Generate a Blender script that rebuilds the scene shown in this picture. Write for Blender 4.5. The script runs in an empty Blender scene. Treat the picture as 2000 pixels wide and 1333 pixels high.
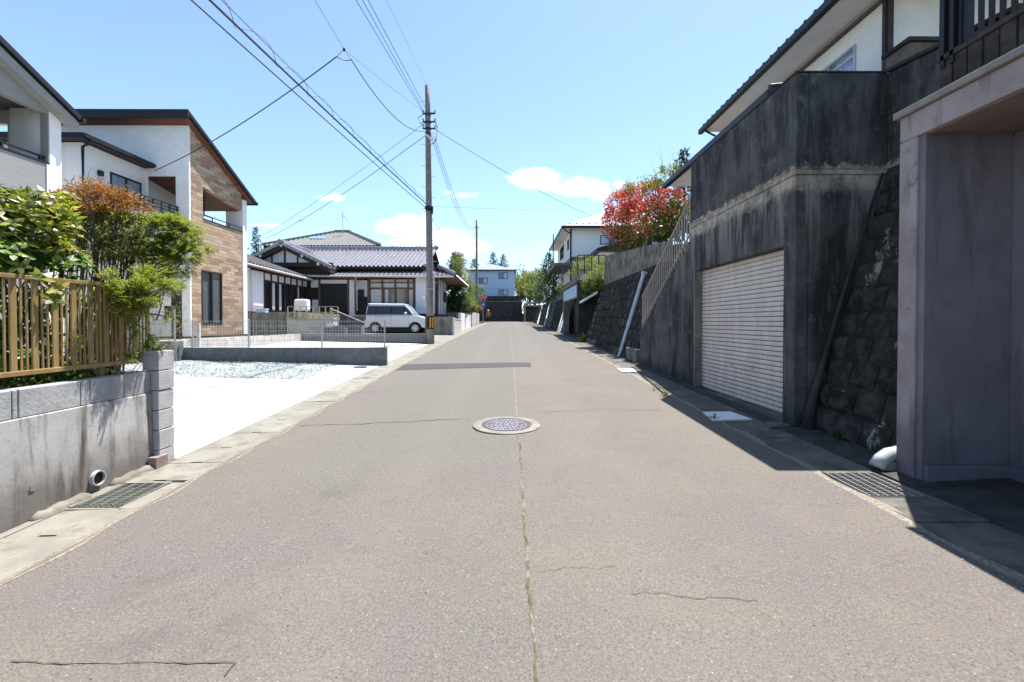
import bpy, math, random
from mathutils import Vector, Matrix, Euler
from math import sin, cos, pi, radians, sqrt, atan2
random.seed(7)
scene = bpy.context.scene
COL = scene.collection

# ------------------------------------------------------------------ camera
F = 870.0; CX = 1000.0; HOR = 630.0; VPX = 995.0; CAMZ = 1.45
PITCH = radians(0.8); YAW = math.atan((CX-VPX)/F)
AXY = HOR + F*math.tan(PITCH)
cam_d = bpy.data.cameras.new('camera'); cam = bpy.data.objects.new('camera', cam_d); COL.objects.link(cam)
cam_d.lens = 36*F/2000; cam_d.sensor_width = 36; cam_d.sensor_fit = 'HORIZONTAL'
cam_d.shift_y = (AXY-666.5)/2000
cam_d.clip_start = .05; cam_d.clip_end = 3000
cam.location = (0, 0, CAMZ); cam.rotation_euler = (pi/2-PITCH, 0, -YAW)
scene.camera = cam
def at(px, py, y):
    """world point at distance y seen at photo pixel (used only to measure the place)"""
    d = Vector(((px-CX)/F, 0, 0)) + Vector((0, cos(PITCH), -sin(PITCH))) + Vector((0, sin(PITCH), cos(PITCH)))*((AXY-py)/F)
    d = Matrix.Rotation(-YAW, 3, 'Z') @ d
    return Vector((0, 0, CAMZ)) + d*(y/d.y)
def atx(px, py, X):
    """same on the plane x = X"""
    y = abs(X)*F/abs(px-VPX); p = at(px, py, y); return at(px, py, y*X/p.x)

# ------------------------------------------------------------------ world, sun, exposure
SUN = Vector((1.06, 1.42, 4.34)).normalized()
w = bpy.data.worlds.new('World'); scene.world = w; w.use_nodes = True
nt = w.node_tree; N = nt.nodes; L = nt.links; N.clear()
sky = N.new('ShaderNodeTexSky'); sky.sky_type = 'NISHITA'; sky.sun_disc = False
sky.sun_elevation = math.asin(SUN.z); sky.sun_rotation = atan2(SUN.x, SUN.y)
sky.altitude = 200; sky.air_density = 1.0; sky.dust_density = 0.6; sky.ozone_density = 1.6
def wm(op, a, b=None, c=None):
    n = N.new('ShaderNodeMath'); n.operation = op
    for i, s in enumerate((a, b, c)):
        if s is None: continue
        if isinstance(s, (int, float)): n.inputs[i].default_value = s
        else: L.new(s, n.inputs[i])
    return n.outputs[0]
tc = N.new('ShaderNodeTexCoord'); sp = N.new('ShaderNodeSeparateXYZ'); L.new(tc.outputs['Generated'], sp.inputs[0])
yy = wm('MAXIMUM', sp.outputs[1], .02)
U = wm('DIVIDE', sp.outputs[0], yy); V = wm('DIVIDE', sp.outputs[2], yy)
cmb = N.new('ShaderNodeCombineXYZ'); L.new(U, cmb.inputs[0]); L.new(wm('MULTIPLY', V, 1.7), cmb.inputs[1])
nz = N.new('ShaderNodeTexNoise'); nz.inputs['Scale'].default_value = 14; nz.inputs['Detail'].default_value = 9; nz.inputs['Roughness'].default_value = .62
L.new(cmb.outputs[0], nz.inputs['Vector'])
nn = wm('MULTIPLY', wm('SUBTRACT', nz.outputs[0], .5), 3.8)
m = None
for (px, py, rx, ry, g) in [(795,442,70,28,1.4),(865,478,95,36,1.3),(790,480,60,22,.9),(1055,352,66,25,1.4),(1125,366,70,22,1.3),(1172,378,32,18,1.2),(912,383,30,9,.7),(645,386,32,10,.55),(520,441,34,8,.75),(1208,365,16,12,.45),(880,376,18,6,.4),(1350,330,70,10,.25)]:
    du = wm('DIVIDE', wm('SUBTRACT', U, (px-VPX)/F), rx/F); dv = wm('DIVIDE', wm('SUBTRACT', V, (HOR-py)/F), ry/F)
    d2 = wm('ADD', wm('MULTIPLY', du, du), wm('MULTIPLY', dv, dv))
    q = wm('ADD', wm('MULTIPLY', wm('SUBTRACT', 1.0, d2), g), wm('MULTIPLY', nn, .9))
    q = wm('MULTIPLY', q, wm('MINIMUM', 1.0, wm('MAXIMUM', 0.0, wm('SUBTRACT', 2.6, d2))))
    m = q if m is None else wm('MAXIMUM', m, q)
mr = N.new('ShaderNodeMapRange'); mr.interpolation_type = 'SMOOTHERSTEP'; L.new(m, mr.inputs[0])
mr.inputs[1].default_value = -.15; mr.inputs[2].default_value = 1.7
fac = wm('MULTIPLY', mr.outputs[0], wm('GREATER_THAN', sp.outputs[1], .05))
# thin high haze lightens the sky towards the horizon
hz = wm('MULTIPLY', wm('POWER', wm('MAXIMUM', 0.0, wm('SUBTRACT', 1.0, wm('MAXIMUM', 0.0, sp.outputs[2]))), 3.0), .17)
hmix = N.new('ShaderNodeMix'); hmix.data_type = 'RGBA'; L.new(wm('ADD', hz, .03), hmix.inputs[0])
tint = N.new('ShaderNodeMix'); tint.data_type = 'RGBA'; tint.blend_type = 'MULTIPLY'; tint.inputs[0].default_value = 1; L.new(sky.outputs[0], tint.inputs[6]); tint.inputs[7].default_value = (.92, .975, 1.0, 1); L.new(tint.outputs[2], hmix.inputs[6]); hmix.inputs[7].default_value = (4.5, 6.9, 8.6, 1)
cm = N.new('ShaderNodeMix'); cm.data_type = 'RGBA'; L.new(fac, cm.inputs[0]); L.new(hmix.outputs[2], cm.inputs[6]); cm.inputs[7].default_value = (9.5, 9.6, 9.8, 1)
bg = N.new('ShaderNodeBackground'); L.new(cm.outputs[2], bg.inputs[0]); bg.inputs[1].default_value = 0.081
out = N.new('ShaderNodeOutputWorld'); L.new(bg.outputs[0], out.inputs[0])
sl = bpy.data.lights.new('sun', 'SUN'); sl.energy = 4.0; sl.angle = radians(.5); sl.color = (1, .955, .90)
so = bpy.data.objects.new('sun', sl); COL.objects.link(so); so.rotation_euler = (-SUN).to_track_quat('-Z', 'Y').to_euler(); so.location = (30, 40, 120)
vs = scene.view_settings; vs.view_transform = 'Standard'; vs.look = 'None'; vs.exposure = 1.6; vs.gamma = 1; vs.use_curve_mapping = False

# ------------------------------------------------------------------ materials
MATS = {}
class NT:
    def __init__(s, name):
        m = bpy.data.materials.new(name); m.use_nodes = True; s.m = m; s.t = m.node_tree; s.n = s.t.nodes; s.l = s.t.links; s.n.clear()
        s.o = s.n.new('ShaderNodeOutputMaterial'); s.b = s.n.new('ShaderNodeBsdfPrincipled'); s.l.new(s.b.outputs[0], s.o.inputs[0])
        s.b.inputs['Specular IOR Level'].default_value = .3
        g = s.n.new('ShaderNodeNewGeometry'); s.P = g.outputs['Position']; s.rnd = g.outputs['Random Per Island']; s._s = None
        MATS[name] = m
    def xyz(s):
        if s._s is None: s._s = s.n.new('ShaderNodeSeparateXYZ'); s.l.new(s.P, s._s.inputs[0])
        return s._s.outputs
    def set(s, sock, v):
        if isinstance(v, (int, float)): sock.default_value = v
        elif isinstance(v, tuple): sock.default_value = v if len(v) == 4 or sock.type == 'VECTOR' else v+(1,)
        else: s.l.new(v, sock)
    def math(s, op, a, b=None, c=None, clamp=False):
        n = s.n.new('ShaderNodeMath'); n.operation = op; n.use_clamp = clamp
        for i, q in enumerate((a, b, c)):
            if q is not None: s.set(n.inputs[i], q)
        return n.outputs[0]
    def noise(s, scale=5, detail=6, rough=.6, stretch=None, dist=0, off=0):
        v = s.P
        if stretch or off:
            mp = s.n.new('ShaderNodeMapping'); s.l.new(v, mp.inputs[0]); mp.inputs['Scale'].default_value = stretch or (1, 1, 1); mp.inputs['Location'].default_value = (off, off*1.3, off*.7); v = mp.outputs[0]
        n = s.n.new('ShaderNodeTexNoise'); s.l.new(v, n.inputs['Vector'])
        n.inputs['Scale'].default_value = scale; n.inputs['Detail'].default_value = detail; n.inputs['Roughness'].default_value = rough; n.inputs['Distortion'].default_value = dist
        return n.outputs[0]
    def step(s, v, a, b):
        n = s.n.new('ShaderNodeMapRange'); n.interpolation_type = 'SMOOTHSTEP'; s.l.new(v, n.inputs[0]); n.inputs[1].default_value = a; n.inputs[2].default_value = b
        return n.outputs[0]
    def mix(s, f, a, b, mode='MIX'):
        n = s.n.new('ShaderNodeMix'); n.data_type = 'RGBA'; n.blend_type = mode; s.set(n.inputs[0], f); s.set(n.inputs[6], a); s.set(n.inputs[7], b)
        return n.outputs[2]
    def ramp(s, v, stops, interp='LINEAR'):
        n = s.n.new('ShaderNodeValToRGB'); s.l.new(v, n.inputs[0]); n.color_ramp.interpolation = interp
        e = n.color_ramp.elements
        while len(e) < len(stops): e.new(.5)
        for i, (p, c) in enumerate(stops): e[i].position = p; e[i].color = tuple(c)+(1,)
        return n.outputs[0]
    def bump(s, h, strength=.3, dist=.01):
        n = s.n.new('ShaderNodeBump'); s.l.new(h, n.inputs['Height']); n.inputs['Strength'].default_value = strength; n.inputs['Distance'].default_value = dist
        s.l.new(n.outputs[0], s.b.inputs['Normal'])
    def fin(s, col=None, rough=.85, metal=0, spec=None):
        if col is not None: s.set(s.b.inputs['Base Color'], col)
        s.set(s.b.inputs['Roughness'], rough); s.set(s.b.inputs['Metallic'], metal)
        if spec is not None: s.b.inputs['Specular IOR Level'].default_value = spec
        return s.m
def sc(c, k): return tuple(x*k for x in c)
def plain(name, c, rough=.7, metal=0, var=.15, scale=6, bump=0, bscale=80, spec=.3):
    t = NT(name); n = t.noise(scale, 5)
    col = t.mix(t.step(n, .3, .7), sc(c, 1-var), sc(c, 1+var))
    if bump: t.bump(t.noise(bscale, 3), bump, .005)
    return t.fin(col, rough, metal, spec)

# asphalt
t = NT('asphalt'); X, Y, Z = t.xyz()
big = t.noise(.55, 4, .55); med = t.noise(1.6, 5, .6, off=6); fine = t.noise(230, 2, .7); grit = t.noise(95, 3, .75); g2 = t.noise(42, 2, .6, off=3)
mask = t.math('MULTIPLY', t.step(t.math('ADD', X, t.math('MULTIPLY', med, .6)), -2.2, -1.4), t.math('SUBTRACT', 1, t.step(X, .09, .115)))
mask = t.math('MULTIPLY', mask, t.step(t.math('ADD', Y, t.math('MULTIPLY', big, 3)), 3.2, 7.5))
c = t.mix(t.step(big, .38, .62), (.119, .101, .098), (.126, .112, .096))
c = t.mix(t.math('MULTIPLY', t.step(med, .44, .62), .6), c, (.138, .122, .100))
c = t.mix(t.math('MULTIPLY', t.step(t.noise(.9, 5, .6, off=15), .52, .70), .5), c, (.104, .104, .093))
c = t.mix(t.math('MULTIPLY', mask, .75), c, (.108, .110, .094))
c = t.mix(t.math('MULTIPLY', t.step(Y, 9, 26), .8), c, (.104, .102, .094))
lane = t.math('ABSOLUTE', t.math('SUBTRACT', t.math('ABSOLUTE', t.math('ADD', X, .05)), .85))
c = t.mix(t.math('MULTIPLY', t.step(lane, .45, .05), .16), c, (.16, .148, .130))
c = t.mix(t.math('MULTIPLY', t.step(g2, .52, .68), .35), c, (.072, .064, .060))
c = t.mix(t.math('MULTIPLY', t.step(grit, .50, .66), .85), c, (.190, .168, .142))
c = t.mix(t.math('MULTIPLY', t.step(grit, .46, .34), .75), c, (.060, .053, .050))
c = t.mix(t.math('MULTIPLY', t.step(fine, .60, .72), .5), c, (.24, .215, .185))
st_ = t.math('MULTIPLY', t.step(t.noise(.45, 7, .7, off=9), .60, .68), t.step(t.noise(3.5, 5, .7, off=19), .42, .6))
c = t.mix(t.math('MULTIPLY', st_, .38), c, (.070, .066, .060))
vv = t.n.new('ShaderNodeTexVoronoi'); t.l.new(t.P, vv.inputs['Vector']); vv.inputs['Scale'].default_value = 19; vv.inputs['Randomness'].default_value = 1
c = t.mix(t.math('MULTIPLY', t.math('LESS_THAN', vv.outputs['Distance'], .07), .7), c, (.36, .33, .30))
v2 = t.n.new('ShaderNodeTexVoronoi'); t.l.new(t.P, v2.inputs['Vector']); v2.inputs['Scale'].default_value = 6.3
c = t.mix(t.math('LESS_THAN', v2.outputs['Distance'], .035), c, (.03, .027, .025))
t.bump(t.math('ADD', grit, g2), .7, .006); t.fin(c, .9)
t = NT('asphalt_patch'); g = t.noise(90, 3, .7)
t.bump(g, .5, .005); t.fin(t.mix(t.step(g, .4, .65), (.04, .038, .037), (.075, .070, .068)), .88)
t = NT('crack'); t.fin(t.mix(t.step(t.noise(30, 3), .4, .6), (.032, .028, .024), (.055, .048, .036)), .95)
t = NT('moss_line'); q = t.noise(3.2, 6, .7); t.fin(t.ramp(q, [(.34, (.045, .048, .018)), (.46, (.075, .072, .035)), (.53, (.10, .09, .06)), (.57, (.19, .17, .135)), (.64, (.06, .062, .028))]), .95)
t = NT('sand_line'); g = t.noise(40, 4); t.bump(g, .6, .01); t.fin(t.mix(t.step(g, .35, .65), (.15, .125, .09), (.26, .23, .185)), .95)

def concrete(name, a, b, dark=None, streak=.0, scale=2.5, bump=.35, lowdirt=None):
    t = NT(name); X, Y, Z = t.xyz()
    n1 = t.noise(scale, 7, .62); n2 = t.noise(40, 4, .6)
    c = t.mix(t.step(n1, .33, .67), a, b)
    c = t.mix(t.math('MULTIPLY', t.step(n2, .52, .7), .35), c, sc(a, .65))
    if dark and streak:
        s1 = t.noise(5, 6, .65, (1, 1, .16), .3, 3)
        c = t.mix(t.math('MULTIPLY', t.step(s1, .50, .68), streak), c, dark)
    pit = t.noise(95, 2, .5); c = t.mix(t.math('MULTIPLY', t.step(pit, .68, .72), .6), c, sc(a, .35))
    if lowdirt:
        z0, z1, dc = lowdirt
        q = t.step(t.math('ADD', Z, t.math('MULTIPLY', t.math('SUBTRACT', t.noise(2.2, 6, .65), .5), .7)), z1, z0)
        c = t.mix(t.math('MULTIPLY', q, .75), c, dc)
    if name == 'mauve_plaster':
        mp = t.n.new('ShaderNodeVectorMath'); mp.operation = 'ADD'; nv = t.n.new('ShaderNodeTexNoise'); nv.inputs['Scale'].default_value = 3; nv.inputs['Detail'].default_value = 6; t.l.new(t.P, nv.inputs['Vector']); t.l.new(nv.outputs['Color'], mp.inputs[0]); t.l.new(t.P, mp.inputs[1])
        ve = t.n.new('ShaderNodeTexVoronoi'); ve.feature = 'DISTANCE_TO_EDGE'; ve.inputs['Scale'].default_value = 1.1; t.l.new(mp.outputs[0], ve.inputs['Vector'])
        cr = t.math('MULTIPLY', t.math('SUBTRACT', 1, t.step(ve.outputs['Distance'], .002, .007)), t.step(t.noise(.9, 3, off=40), .50, .60))
        c = t.mix(t.math('MULTIPLY', cr, .7), c, sc(a, .3))
        ch = t.noise(6, 7, .75, off=50); c = t.mix(t.math('MULTIPLY', t.step(ch, .665, .69), .8), c, sc(a, .4))
    t.bump(t.math('ADD', n2, t.math('MULTIPLY', n1, .6)), bump, .008)
    return t.fin(c, .9)
concrete('gutter_concrete', (.17, .16, .135), (.235, .225, .19), (.10, .09, .07), .5)
concrete('gutter_concrete_old', (.085, .078, .066), (.15, .14, .12), (.04, .037, .032), .5, 3)
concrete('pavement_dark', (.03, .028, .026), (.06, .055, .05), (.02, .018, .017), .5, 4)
concrete('new_concrete', (.47, .465, .45), (.56, .555, .54), None, 0, 1.2, .1)
concrete('block_grey', (.29, .295, .30), (.38, .385, .385), (.17, .165, .16), .35, 5, .45)
concrete('block_side', (.36, .345, .35), (.44, .425, .43), (.3, .29, .28), .2, 5, .4)
concrete('wall_concrete', (.33, .325, .31), (.47, .465, .45), (.10, .08, .068), 1.0, 1.3, .18, (.05, .52, (.085, .065, .052)))
concrete('fillet_concrete', (.15, .13, .105), (.24, .215, .18), (.10, .085, .07), .4, 6)
concrete('pink_block', (.22, .165, .15), (.27, .21, .19), None, 0, 8)
concrete('split_block', (.13, .135, .14), (.18, .185, .19), (.10, .10, .105), .3, 6)
concrete('pale_block', (.42, .40, .375), (.55, .53, .49), (.28, .25, .22), .3, 4)
concrete('old_block', (.19, .175, .15), (.30, .28, .245), (.09, .08, .06), .75, 3)
concrete('step_concrete', (.55, .54, .51), (.64, .63, .60), None, 0, 2, .1)
concrete('pole_concrete', (.17, .155, .145), (.24, .225, .21), (.13, .12, .11), .4, 3, .3)
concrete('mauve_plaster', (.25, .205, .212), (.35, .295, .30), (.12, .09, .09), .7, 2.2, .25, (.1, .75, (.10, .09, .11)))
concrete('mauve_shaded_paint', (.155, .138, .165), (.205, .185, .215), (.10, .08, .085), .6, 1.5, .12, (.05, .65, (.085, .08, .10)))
concrete('soffit_brown', (.17, .13, .11), (.22, .17, .145), None, 0, 2, .1)
concrete('dark_retaining', (.022, .022, .024), (.05, .048, .048), (.085, .083, .08), .5, 2)
concrete('terrace_grey', (.12, .115, .10), (.24, .225, .19), (.045, .04, .035), .9, 1.8)
concrete('mottled_block', (.10, .09, .08), (.26, .24, .20), (.02, .02, .018), .95, 3.2)
concrete('soil', (.05, .04, .028), (.10, .08, .055), None, 0, 12, .9)
# mould stained garage concrete
t = NT('stained_concrete'); X, Y, Z = t.xyz()
s1 = t.noise(3.2, 8, .66, (1, 1, .22), .4); s2 = t.noise(1.4, 6, .6, off=4); s3 = t.noise(16, 6, .7, (1, 1, .12), off=7); fi = t.noise(55, 3)
c = t.mix(t.step(s1, .38, .66), (.028, .028, .031), (.094, .092, .096))
c = t.mix(t.math('MULTIPLY', t.step(s2, .46, .66), .55), c, (.125, .118, .110))
c = t.mix(t.math('MULTIPLY', t.step(s3, .55, .66), .40), c, (.17, .165, .16))
mt = t.noise(4.5, 9, .78, off=31); c = t.mix(t.math('MULTIPLY', t.step(mt, .50, .58), .28), c, (.028, .028, .026)); c = t.mix(t.math('MULTIPLY', t.step(mt, .43, .35), .6), c, (.17, .165, .155))
fw = t.math('ABSOLUTE', t.math('SUBTRACT', t.math('FRACT', t.math('DIVIDE', t.math('ADD', X, Y), .9)), .5)); c = t.mix(t.math('MULTIPLY', t.math('GREATER_THAN', fw, .493), .5), c, (.018, .018, .017))
rag = t.math('MULTIPLY', t.math('SUBTRACT', t.noise(7, 8, .75, off=2), .5), .42)
zz = t.math('ADD', t.math('SUBTRACT', Z, 3.24), rag)
band = t.math('MULTIPLY', t.step(zz, .13, .07), t.step(zz, -.24, -.10))
drip = t.math('MULTIPLY', t.step(t.noise(4.2, 7, .7, (1, 1, .10), off=12), .47, .58), t.step(t.math('SUBTRACT', Z, 3.24), -1.35, -.1))
drip = t.math('MULTIPLY', drip, t.step(t.math('SUBTRACT', Z, 3.24), .05, -.02))
c = t.mix(t.math('MULTIPLY', drip, .85), c, (.24, .225, .205))
c = t.mix(t.math('MULTIPLY', band, t.step(s2, .3, .5)), c, t.mix(t.step(t.noise(9, 5), .4, .6), (.27, .22, .175), (.42, .375, .32)))
c = t.mix(t.math('MULTIPLY', t.step(t.math('ADD', Z, t.math('MULTIPLY', s1, .5)), .85, .45), .7), c, (.025, .024, .022))
t.bump(t.math('ADD', fi, s1), .5, .01); t.fin(c, .92, 0, .15)
t = NT('stone_block'); a = t.noise(7, 6, .7); b = t.noise(40, 4)
c = t.mix(t.step(a, .4, .65), (.018, .018, .017), (.062, .06, .055)); c = t.mix(t.math('MULTIPLY', t.rnd, .45), c, (.07, .066, .058))
c = t.mix(t.math('MULTIPLY', t.step(t.noise(2.8, 7, .75, (1, 1, .45), off=5), .60, .66), .75), c, (.34, .33, .31))
t.bump(t.math('ADD', a, b), .9, .02); t.fin(c, .95, 0, .1)
# gravel
t = NT('gravel'); vo = t.n.new('ShaderNodeTexVoronoi'); t.l.new(t.P, vo.inputs['Vector']); vo.inputs['Scale'].default_value = 38
c = t.mix(t.step(t.noise(30, 3), .35, .65), (.22, .245, .24), (.36, .39, .385)); t.bump(vo.outputs['Distance'], 1, .02); t.fin(t.mix(.25, c, vo.outputs['Color'], 'SOFT_LIGHT'), .9)
t = NT('gravel_stone'); t.fin(t.ramp(t.rnd, [(0, (.13, .15, .15)), (.5, (.30, .33, .33)), (1, (.50, .54, .54))]), .9)
t = NT('grass_ground'); t.fin(t.ramp(t.noise(.8, 8, .7), [(.3, (.05, .06, .025)), (.55, (.09, .10, .05)), (.75, (.16, .14, .10))]), .95)
# house finishes
t = NT('tile_cladding'); X, Y, Z = t.xyz()
cb = t.n.new('ShaderNodeCombineXYZ'); t.l.new(Y, cb.inputs[0]); t.l.new(Z, cb.inputs[1])
br = t.n.new('ShaderNodeTexBrick'); t.l.new(cb.outputs[0], br.inputs['Vector'])
br.inputs['Scale'].default_value = 1; br.inputs['Brick Width'].default_value = .48; br.inputs['Row Height'].default_value = .125; br.inputs['Mortar Size'].default_value = .006; br.inputs['Bias'].default_value = 0
br.inputs['Color1'].default_value = (.20, .125, .078, 1); br.inputs['Color2'].default_value = (.47, .35, .245, 1); br.inputs['Mortar'].default_value = (.10, .065, .045, 1); br.offset = .5
c = t.mix(t.math('MULTIPLY', t.step(t.noise(18, 5, .7, (1, .5, 2)), .4, .7), .5), br.outputs['Color'], (.42, .33, .25)); t.bump(br.outputs['Fac'], -.6, .01); t.fin(c, .8)
def siding(name, a, b, rh, mortar, bw=3.0):
    t = NT(name); X, Y, Z = t.xyz(); cb = t.n.new('ShaderNodeCombineXYZ'); t.l.new(t.math('ADD', X, Y), cb.inputs[0]); t.l.new(Z, cb.inputs[1])
    br = t.n.new('ShaderNodeTexBrick'); t.l.new(cb.outputs[0], br.inputs['Vector']); br.inputs['Scale'].default_value = 1; br.inputs['Brick Width'].default_value = bw; br.inputs['Row Height'].default_value = rh; br.inputs['Mortar Size'].default_value = .006
    br.inputs['Color1'].default_value = a+(1,); br.inputs['Color2'].default_value = b+(1,); br.inputs['Mortar'].default_value = mortar+(1,)
    c = t.mix(t.math('MULTIPLY', t.noise(3, 5), .2), br.outputs['Color'], sc(a, .8)); t.bump(br.outputs['Fac'], -.5, .008); t.fin(c, .75)
siding('grey_siding', (.27, .265, .26), (.295, .29, .28), .155, (.22, .215, .21), .9)
siding('cream_siding', (.76, .73, .70), (.78, .75, .72), .455, (.58, .56, .53))
siding('blue_siding', (.40, .51, .68), (.42, .53, .70), .4, (.36, .46, .61))
siding('white_siding', (.76, .77, .78), (.79, .80, .81), .9, (.62, .62, .62))
plain('warm_white', (.80, .78, .76), .7, 0, .05, 3, .15)
plain('white_wall', (.80, .78, .75), .75, 0, .05, 1.5, .15)
plain('plaster_white', (.72, .71, .75), .8, 0, .04, 2)
plain('dark_metal', (.022, .021, .024), .45, .3, .2)
plain('roof_metal', (.018, .017, .022), .5, .2, .15)
plain('brown_wood', (.15, .06, .035), .6, 0, .2, 8)
plain('old_wood', (.13, .075, .05), .7, 0, .25, 10)
plain('dark_wood', (.035, .026, .024), .7, 0, .3, 10)
plain('window_frame_dark', (.03, .026, .022), .5)
plain('alu', (.42, .42, .43), .45, .5, .08)
plain('steel_light', (.55, .56, .58), .4, .7, .1, 20)
plain('galvanized', (.36, .36, .355), .45, .6, .15, 10)
plain('beige_paint', (.36, .31, .265), .6, .1, .12, 9, .2)
plain('white_paint', (.72, .72, .72), .6, 0, .06)
plain('blue_white_paint', (.42, .55, .72), .5, 0, .05)
plain('pvc_grey', (.42, .43, .44), .4, 0, .1)
plain('pvc_blue_grey', (.46, .52, .60), .45, 0, .12)
plain('black', (.012, .012, .013), .6)
plain('cable_black', (.03, .03, .05), .6)
plain('yellow_mark', (.75, .38, .04), .5)
plain('red_sign', (.62, .03, .05), .4); plain('blue_sign', (.07, .08, .42), .4)
plain('tin_brown', (.12, .095, .085), .55, .2)
plain('pipe_brown', (.045, .03, .03), .5, .1)
plain('board_dark', (.045, .038, .034), .85, 0, .4, 8, .3)
plain('brick_brown', (.14, .11, .095), .85, 0, .2, 10, .3)
plain('rubber', (.02, .02, .02), .8); plain('rim', (.55, .55, .56), .3, .8)
plain('mauve_trim', (.24, .215, .21), .85, 0, .15, 5, .4)
plain('curtain', (.50, .56, .78), .9, 0, .1)
plain('shoji', (.50, .49, .50), .8, 0, .1)
plain('interior_dark', (.03, .03, .033), .9)
plain('skin', (.5, .3, .2), .6); plain('shirt_orange', (.42, .16, .04), .8); plain('trousers', (.03, .03, .035), .8); plain('hat_tan', (.5, .36, .2), .8)
plain('car_silver', (.62, .63, .69), .25, .35, .03, spec=.5)
plain('lamp_glass', (.7, .72, .75), .1, 0, .02, spec=.6)
plain('amber', (.6, .2, .03), .3)
# gold painted fence, slightly worn
t = NT('gold_paint'); n1 = t.noise(12, 5, .6, (1, 1, .3)); t.fin(t.mix(t.step(n1, .35, .7), (.31, .205, .08), (.42, .29, .125)), .42, .35, .4)
# roller shutter
t = NT('shutter_paint'); n1 = t.noise(6, 6, .65, (1, 1, .3)); t.fin(t.mix(t.step(n1, .35, .7), (.56, .48, .43), (.68, .60, .54)), .5, .1)
# manhole iron with raised pattern
t = NT('slat_joint'); t.fin((.15, .135, .13), .9)
t = NT('cast_iron'); n1 = t.noise(30, 3); t.fin(t.mix(t.step(n1, .4, .65), (.13, .122, .14), (.20, .19, .215)), .65, .2)
t = NT('cast_iron_dark'); t.fin(t.mix(t.noise(40, 3), (.05, .05, .055), (.11, .105, .11)), .7, .4)
t = NT('kawara'); a = t.noise(9, 4); t.fin(t.mix(t.step(a, .3, .7), (.13, .125, .145), (.30, .29, .32)), .30, 0, .9)
t = NT('kawara_dull'); a = t.noise(9, 4); t.fin(t.mix(t.step(a, .3, .7), (.11, .11, .108), (.20, .198, .19)), .5, 0, .5)
t = NT('sheet_blue'); t.fin(t.mix(t.noise(3, 3), (.16, .20, .33), (.19, .23, .36)), .7, .0)
t = NT('sheet_grey'); t.fin(t.mix(t.noise(3, 3), (.30, .30, .33), (.38, .38, .41)), .7, .0)
def glass(name, c=(.02, .024, .028), rough=.04):
    t = NT(name); t.bump(t.noise(.8, 2), .05, .05); return t.fin(c, rough, 0, .9)
glass('glass_dark'); glass('glass_grey', (.10, .11, .115), .06); glass('glass_car', (.012, .014, .016), .12); glass('glass_screen', (.22, .30, .36), .04)
# foliage
def leafmat(name, stops, rough=.5, trans=.35, tint=(1.35, 1.35, .8)):
    t = NT(name); c = t.ramp(t.rnd, stops)
    t.set(t.b.inputs['Base Color'], c); t.b.inputs['Roughness'].default_value = rough
    tr = t.n.new('ShaderNodeBsdfTranslucent'); t.l.new(t.mix(1.0, c, tint, 'MULTIPLY'), tr.inputs[0])
    ms = t.n.new('ShaderNodeMixShader'); ms.inputs[0].default_value = trans; t.l.new(t.b.outputs[0], ms.inputs[1]); t.l.new(tr.outputs[0], ms.inputs[2]); t.l.new(ms.outputs[0], t.o.inputs[0])
    return t.m
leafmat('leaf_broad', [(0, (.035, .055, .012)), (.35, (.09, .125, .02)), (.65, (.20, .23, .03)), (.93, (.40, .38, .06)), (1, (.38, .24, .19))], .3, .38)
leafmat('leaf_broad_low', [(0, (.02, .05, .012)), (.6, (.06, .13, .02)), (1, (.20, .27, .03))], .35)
leafmat('leaf_nandina', [(0, (.34, .08, .03)), (.45, (.38, .14, .04)), (.75, (.32, .22, .05)), (1, (.16, .18, .04))], .5, .3)
leafmat('leaf_yew', [(0, (.035, .06, .012)), (.3, (.10, .145, .022)), (.7, (.25, .30, .04)), (1, (.40, .41, .08))], .5, .42)
leafmat('leaf_yew_dry', [(0, (.10, .12, .03)), (.6, (.20, .19, .05)), (1, (.30, .25, .08))], .6)
leafmat('leaf_red', [(0, (.26, .02, .02)), (.35, (.52, .04, .05)), (.6, (.62, .10, .06)), (.76, (.66, .32, .27)), (.88, (.30, .24, .05)), (1, (.12, .15, .03))], .28, .35, (1.3, .9, .9))
leafmat('leaf_red_low', [(0, (.02, .05, .012)), (.55, (.06, .11, .02)), (.8, (.22, .24, .04)), (1, (.42, .06, .05))], .35)
leafmat('leaf_lime', [(0, (.09, .13, .02)), (.5, (.20, .25, .045)), (1, (.33, .35, .08))], .5, .4, (1.15, 1.15, .9))
leafmat('leaf_spring', [(0, (.10, .14, .03)), (.5, (.21, .26, .055)), (1, (.35, .36, .11))], .6, .35, (1.1, 1.1, .9))
leafmat('leaf_dark', [(0, (.015, .035, .012)), (.6, (.04, .08, .02)), (1, (.10, .15, .03))], .55, .2)
leafmat('leaf_mid', [(0, (.03, .07, .015)), (.6, (.08, .14, .03)), (1, (.16, .21, .05))], .55, .3)
leafmat('needle', [(0, (.018, .04, .02)), (.6, (.045, .085, .04)), (1, (.10, .15, .075))], .6, .15)
leafmat('flower_pink', [(0, (.60, .10, .28)), (.6, (.75, .3, .45)), (1, (.8, .7, .72))], .6, .3)
leafmat('flower_orange', [(0, (.35, .09, .03)), (.5, (.30, .20, .05)), (1, (.16, .18, .04))], .6, .3)
plain('bark', (.12, .075, .055), .9, 0, .35, 14, .6); plain('bark_pale', (.30, .24, .20), .85, 0, .3, 20); plain('bark_dark', (.05, .038, .03), .9, 0, .3, 12)
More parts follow.
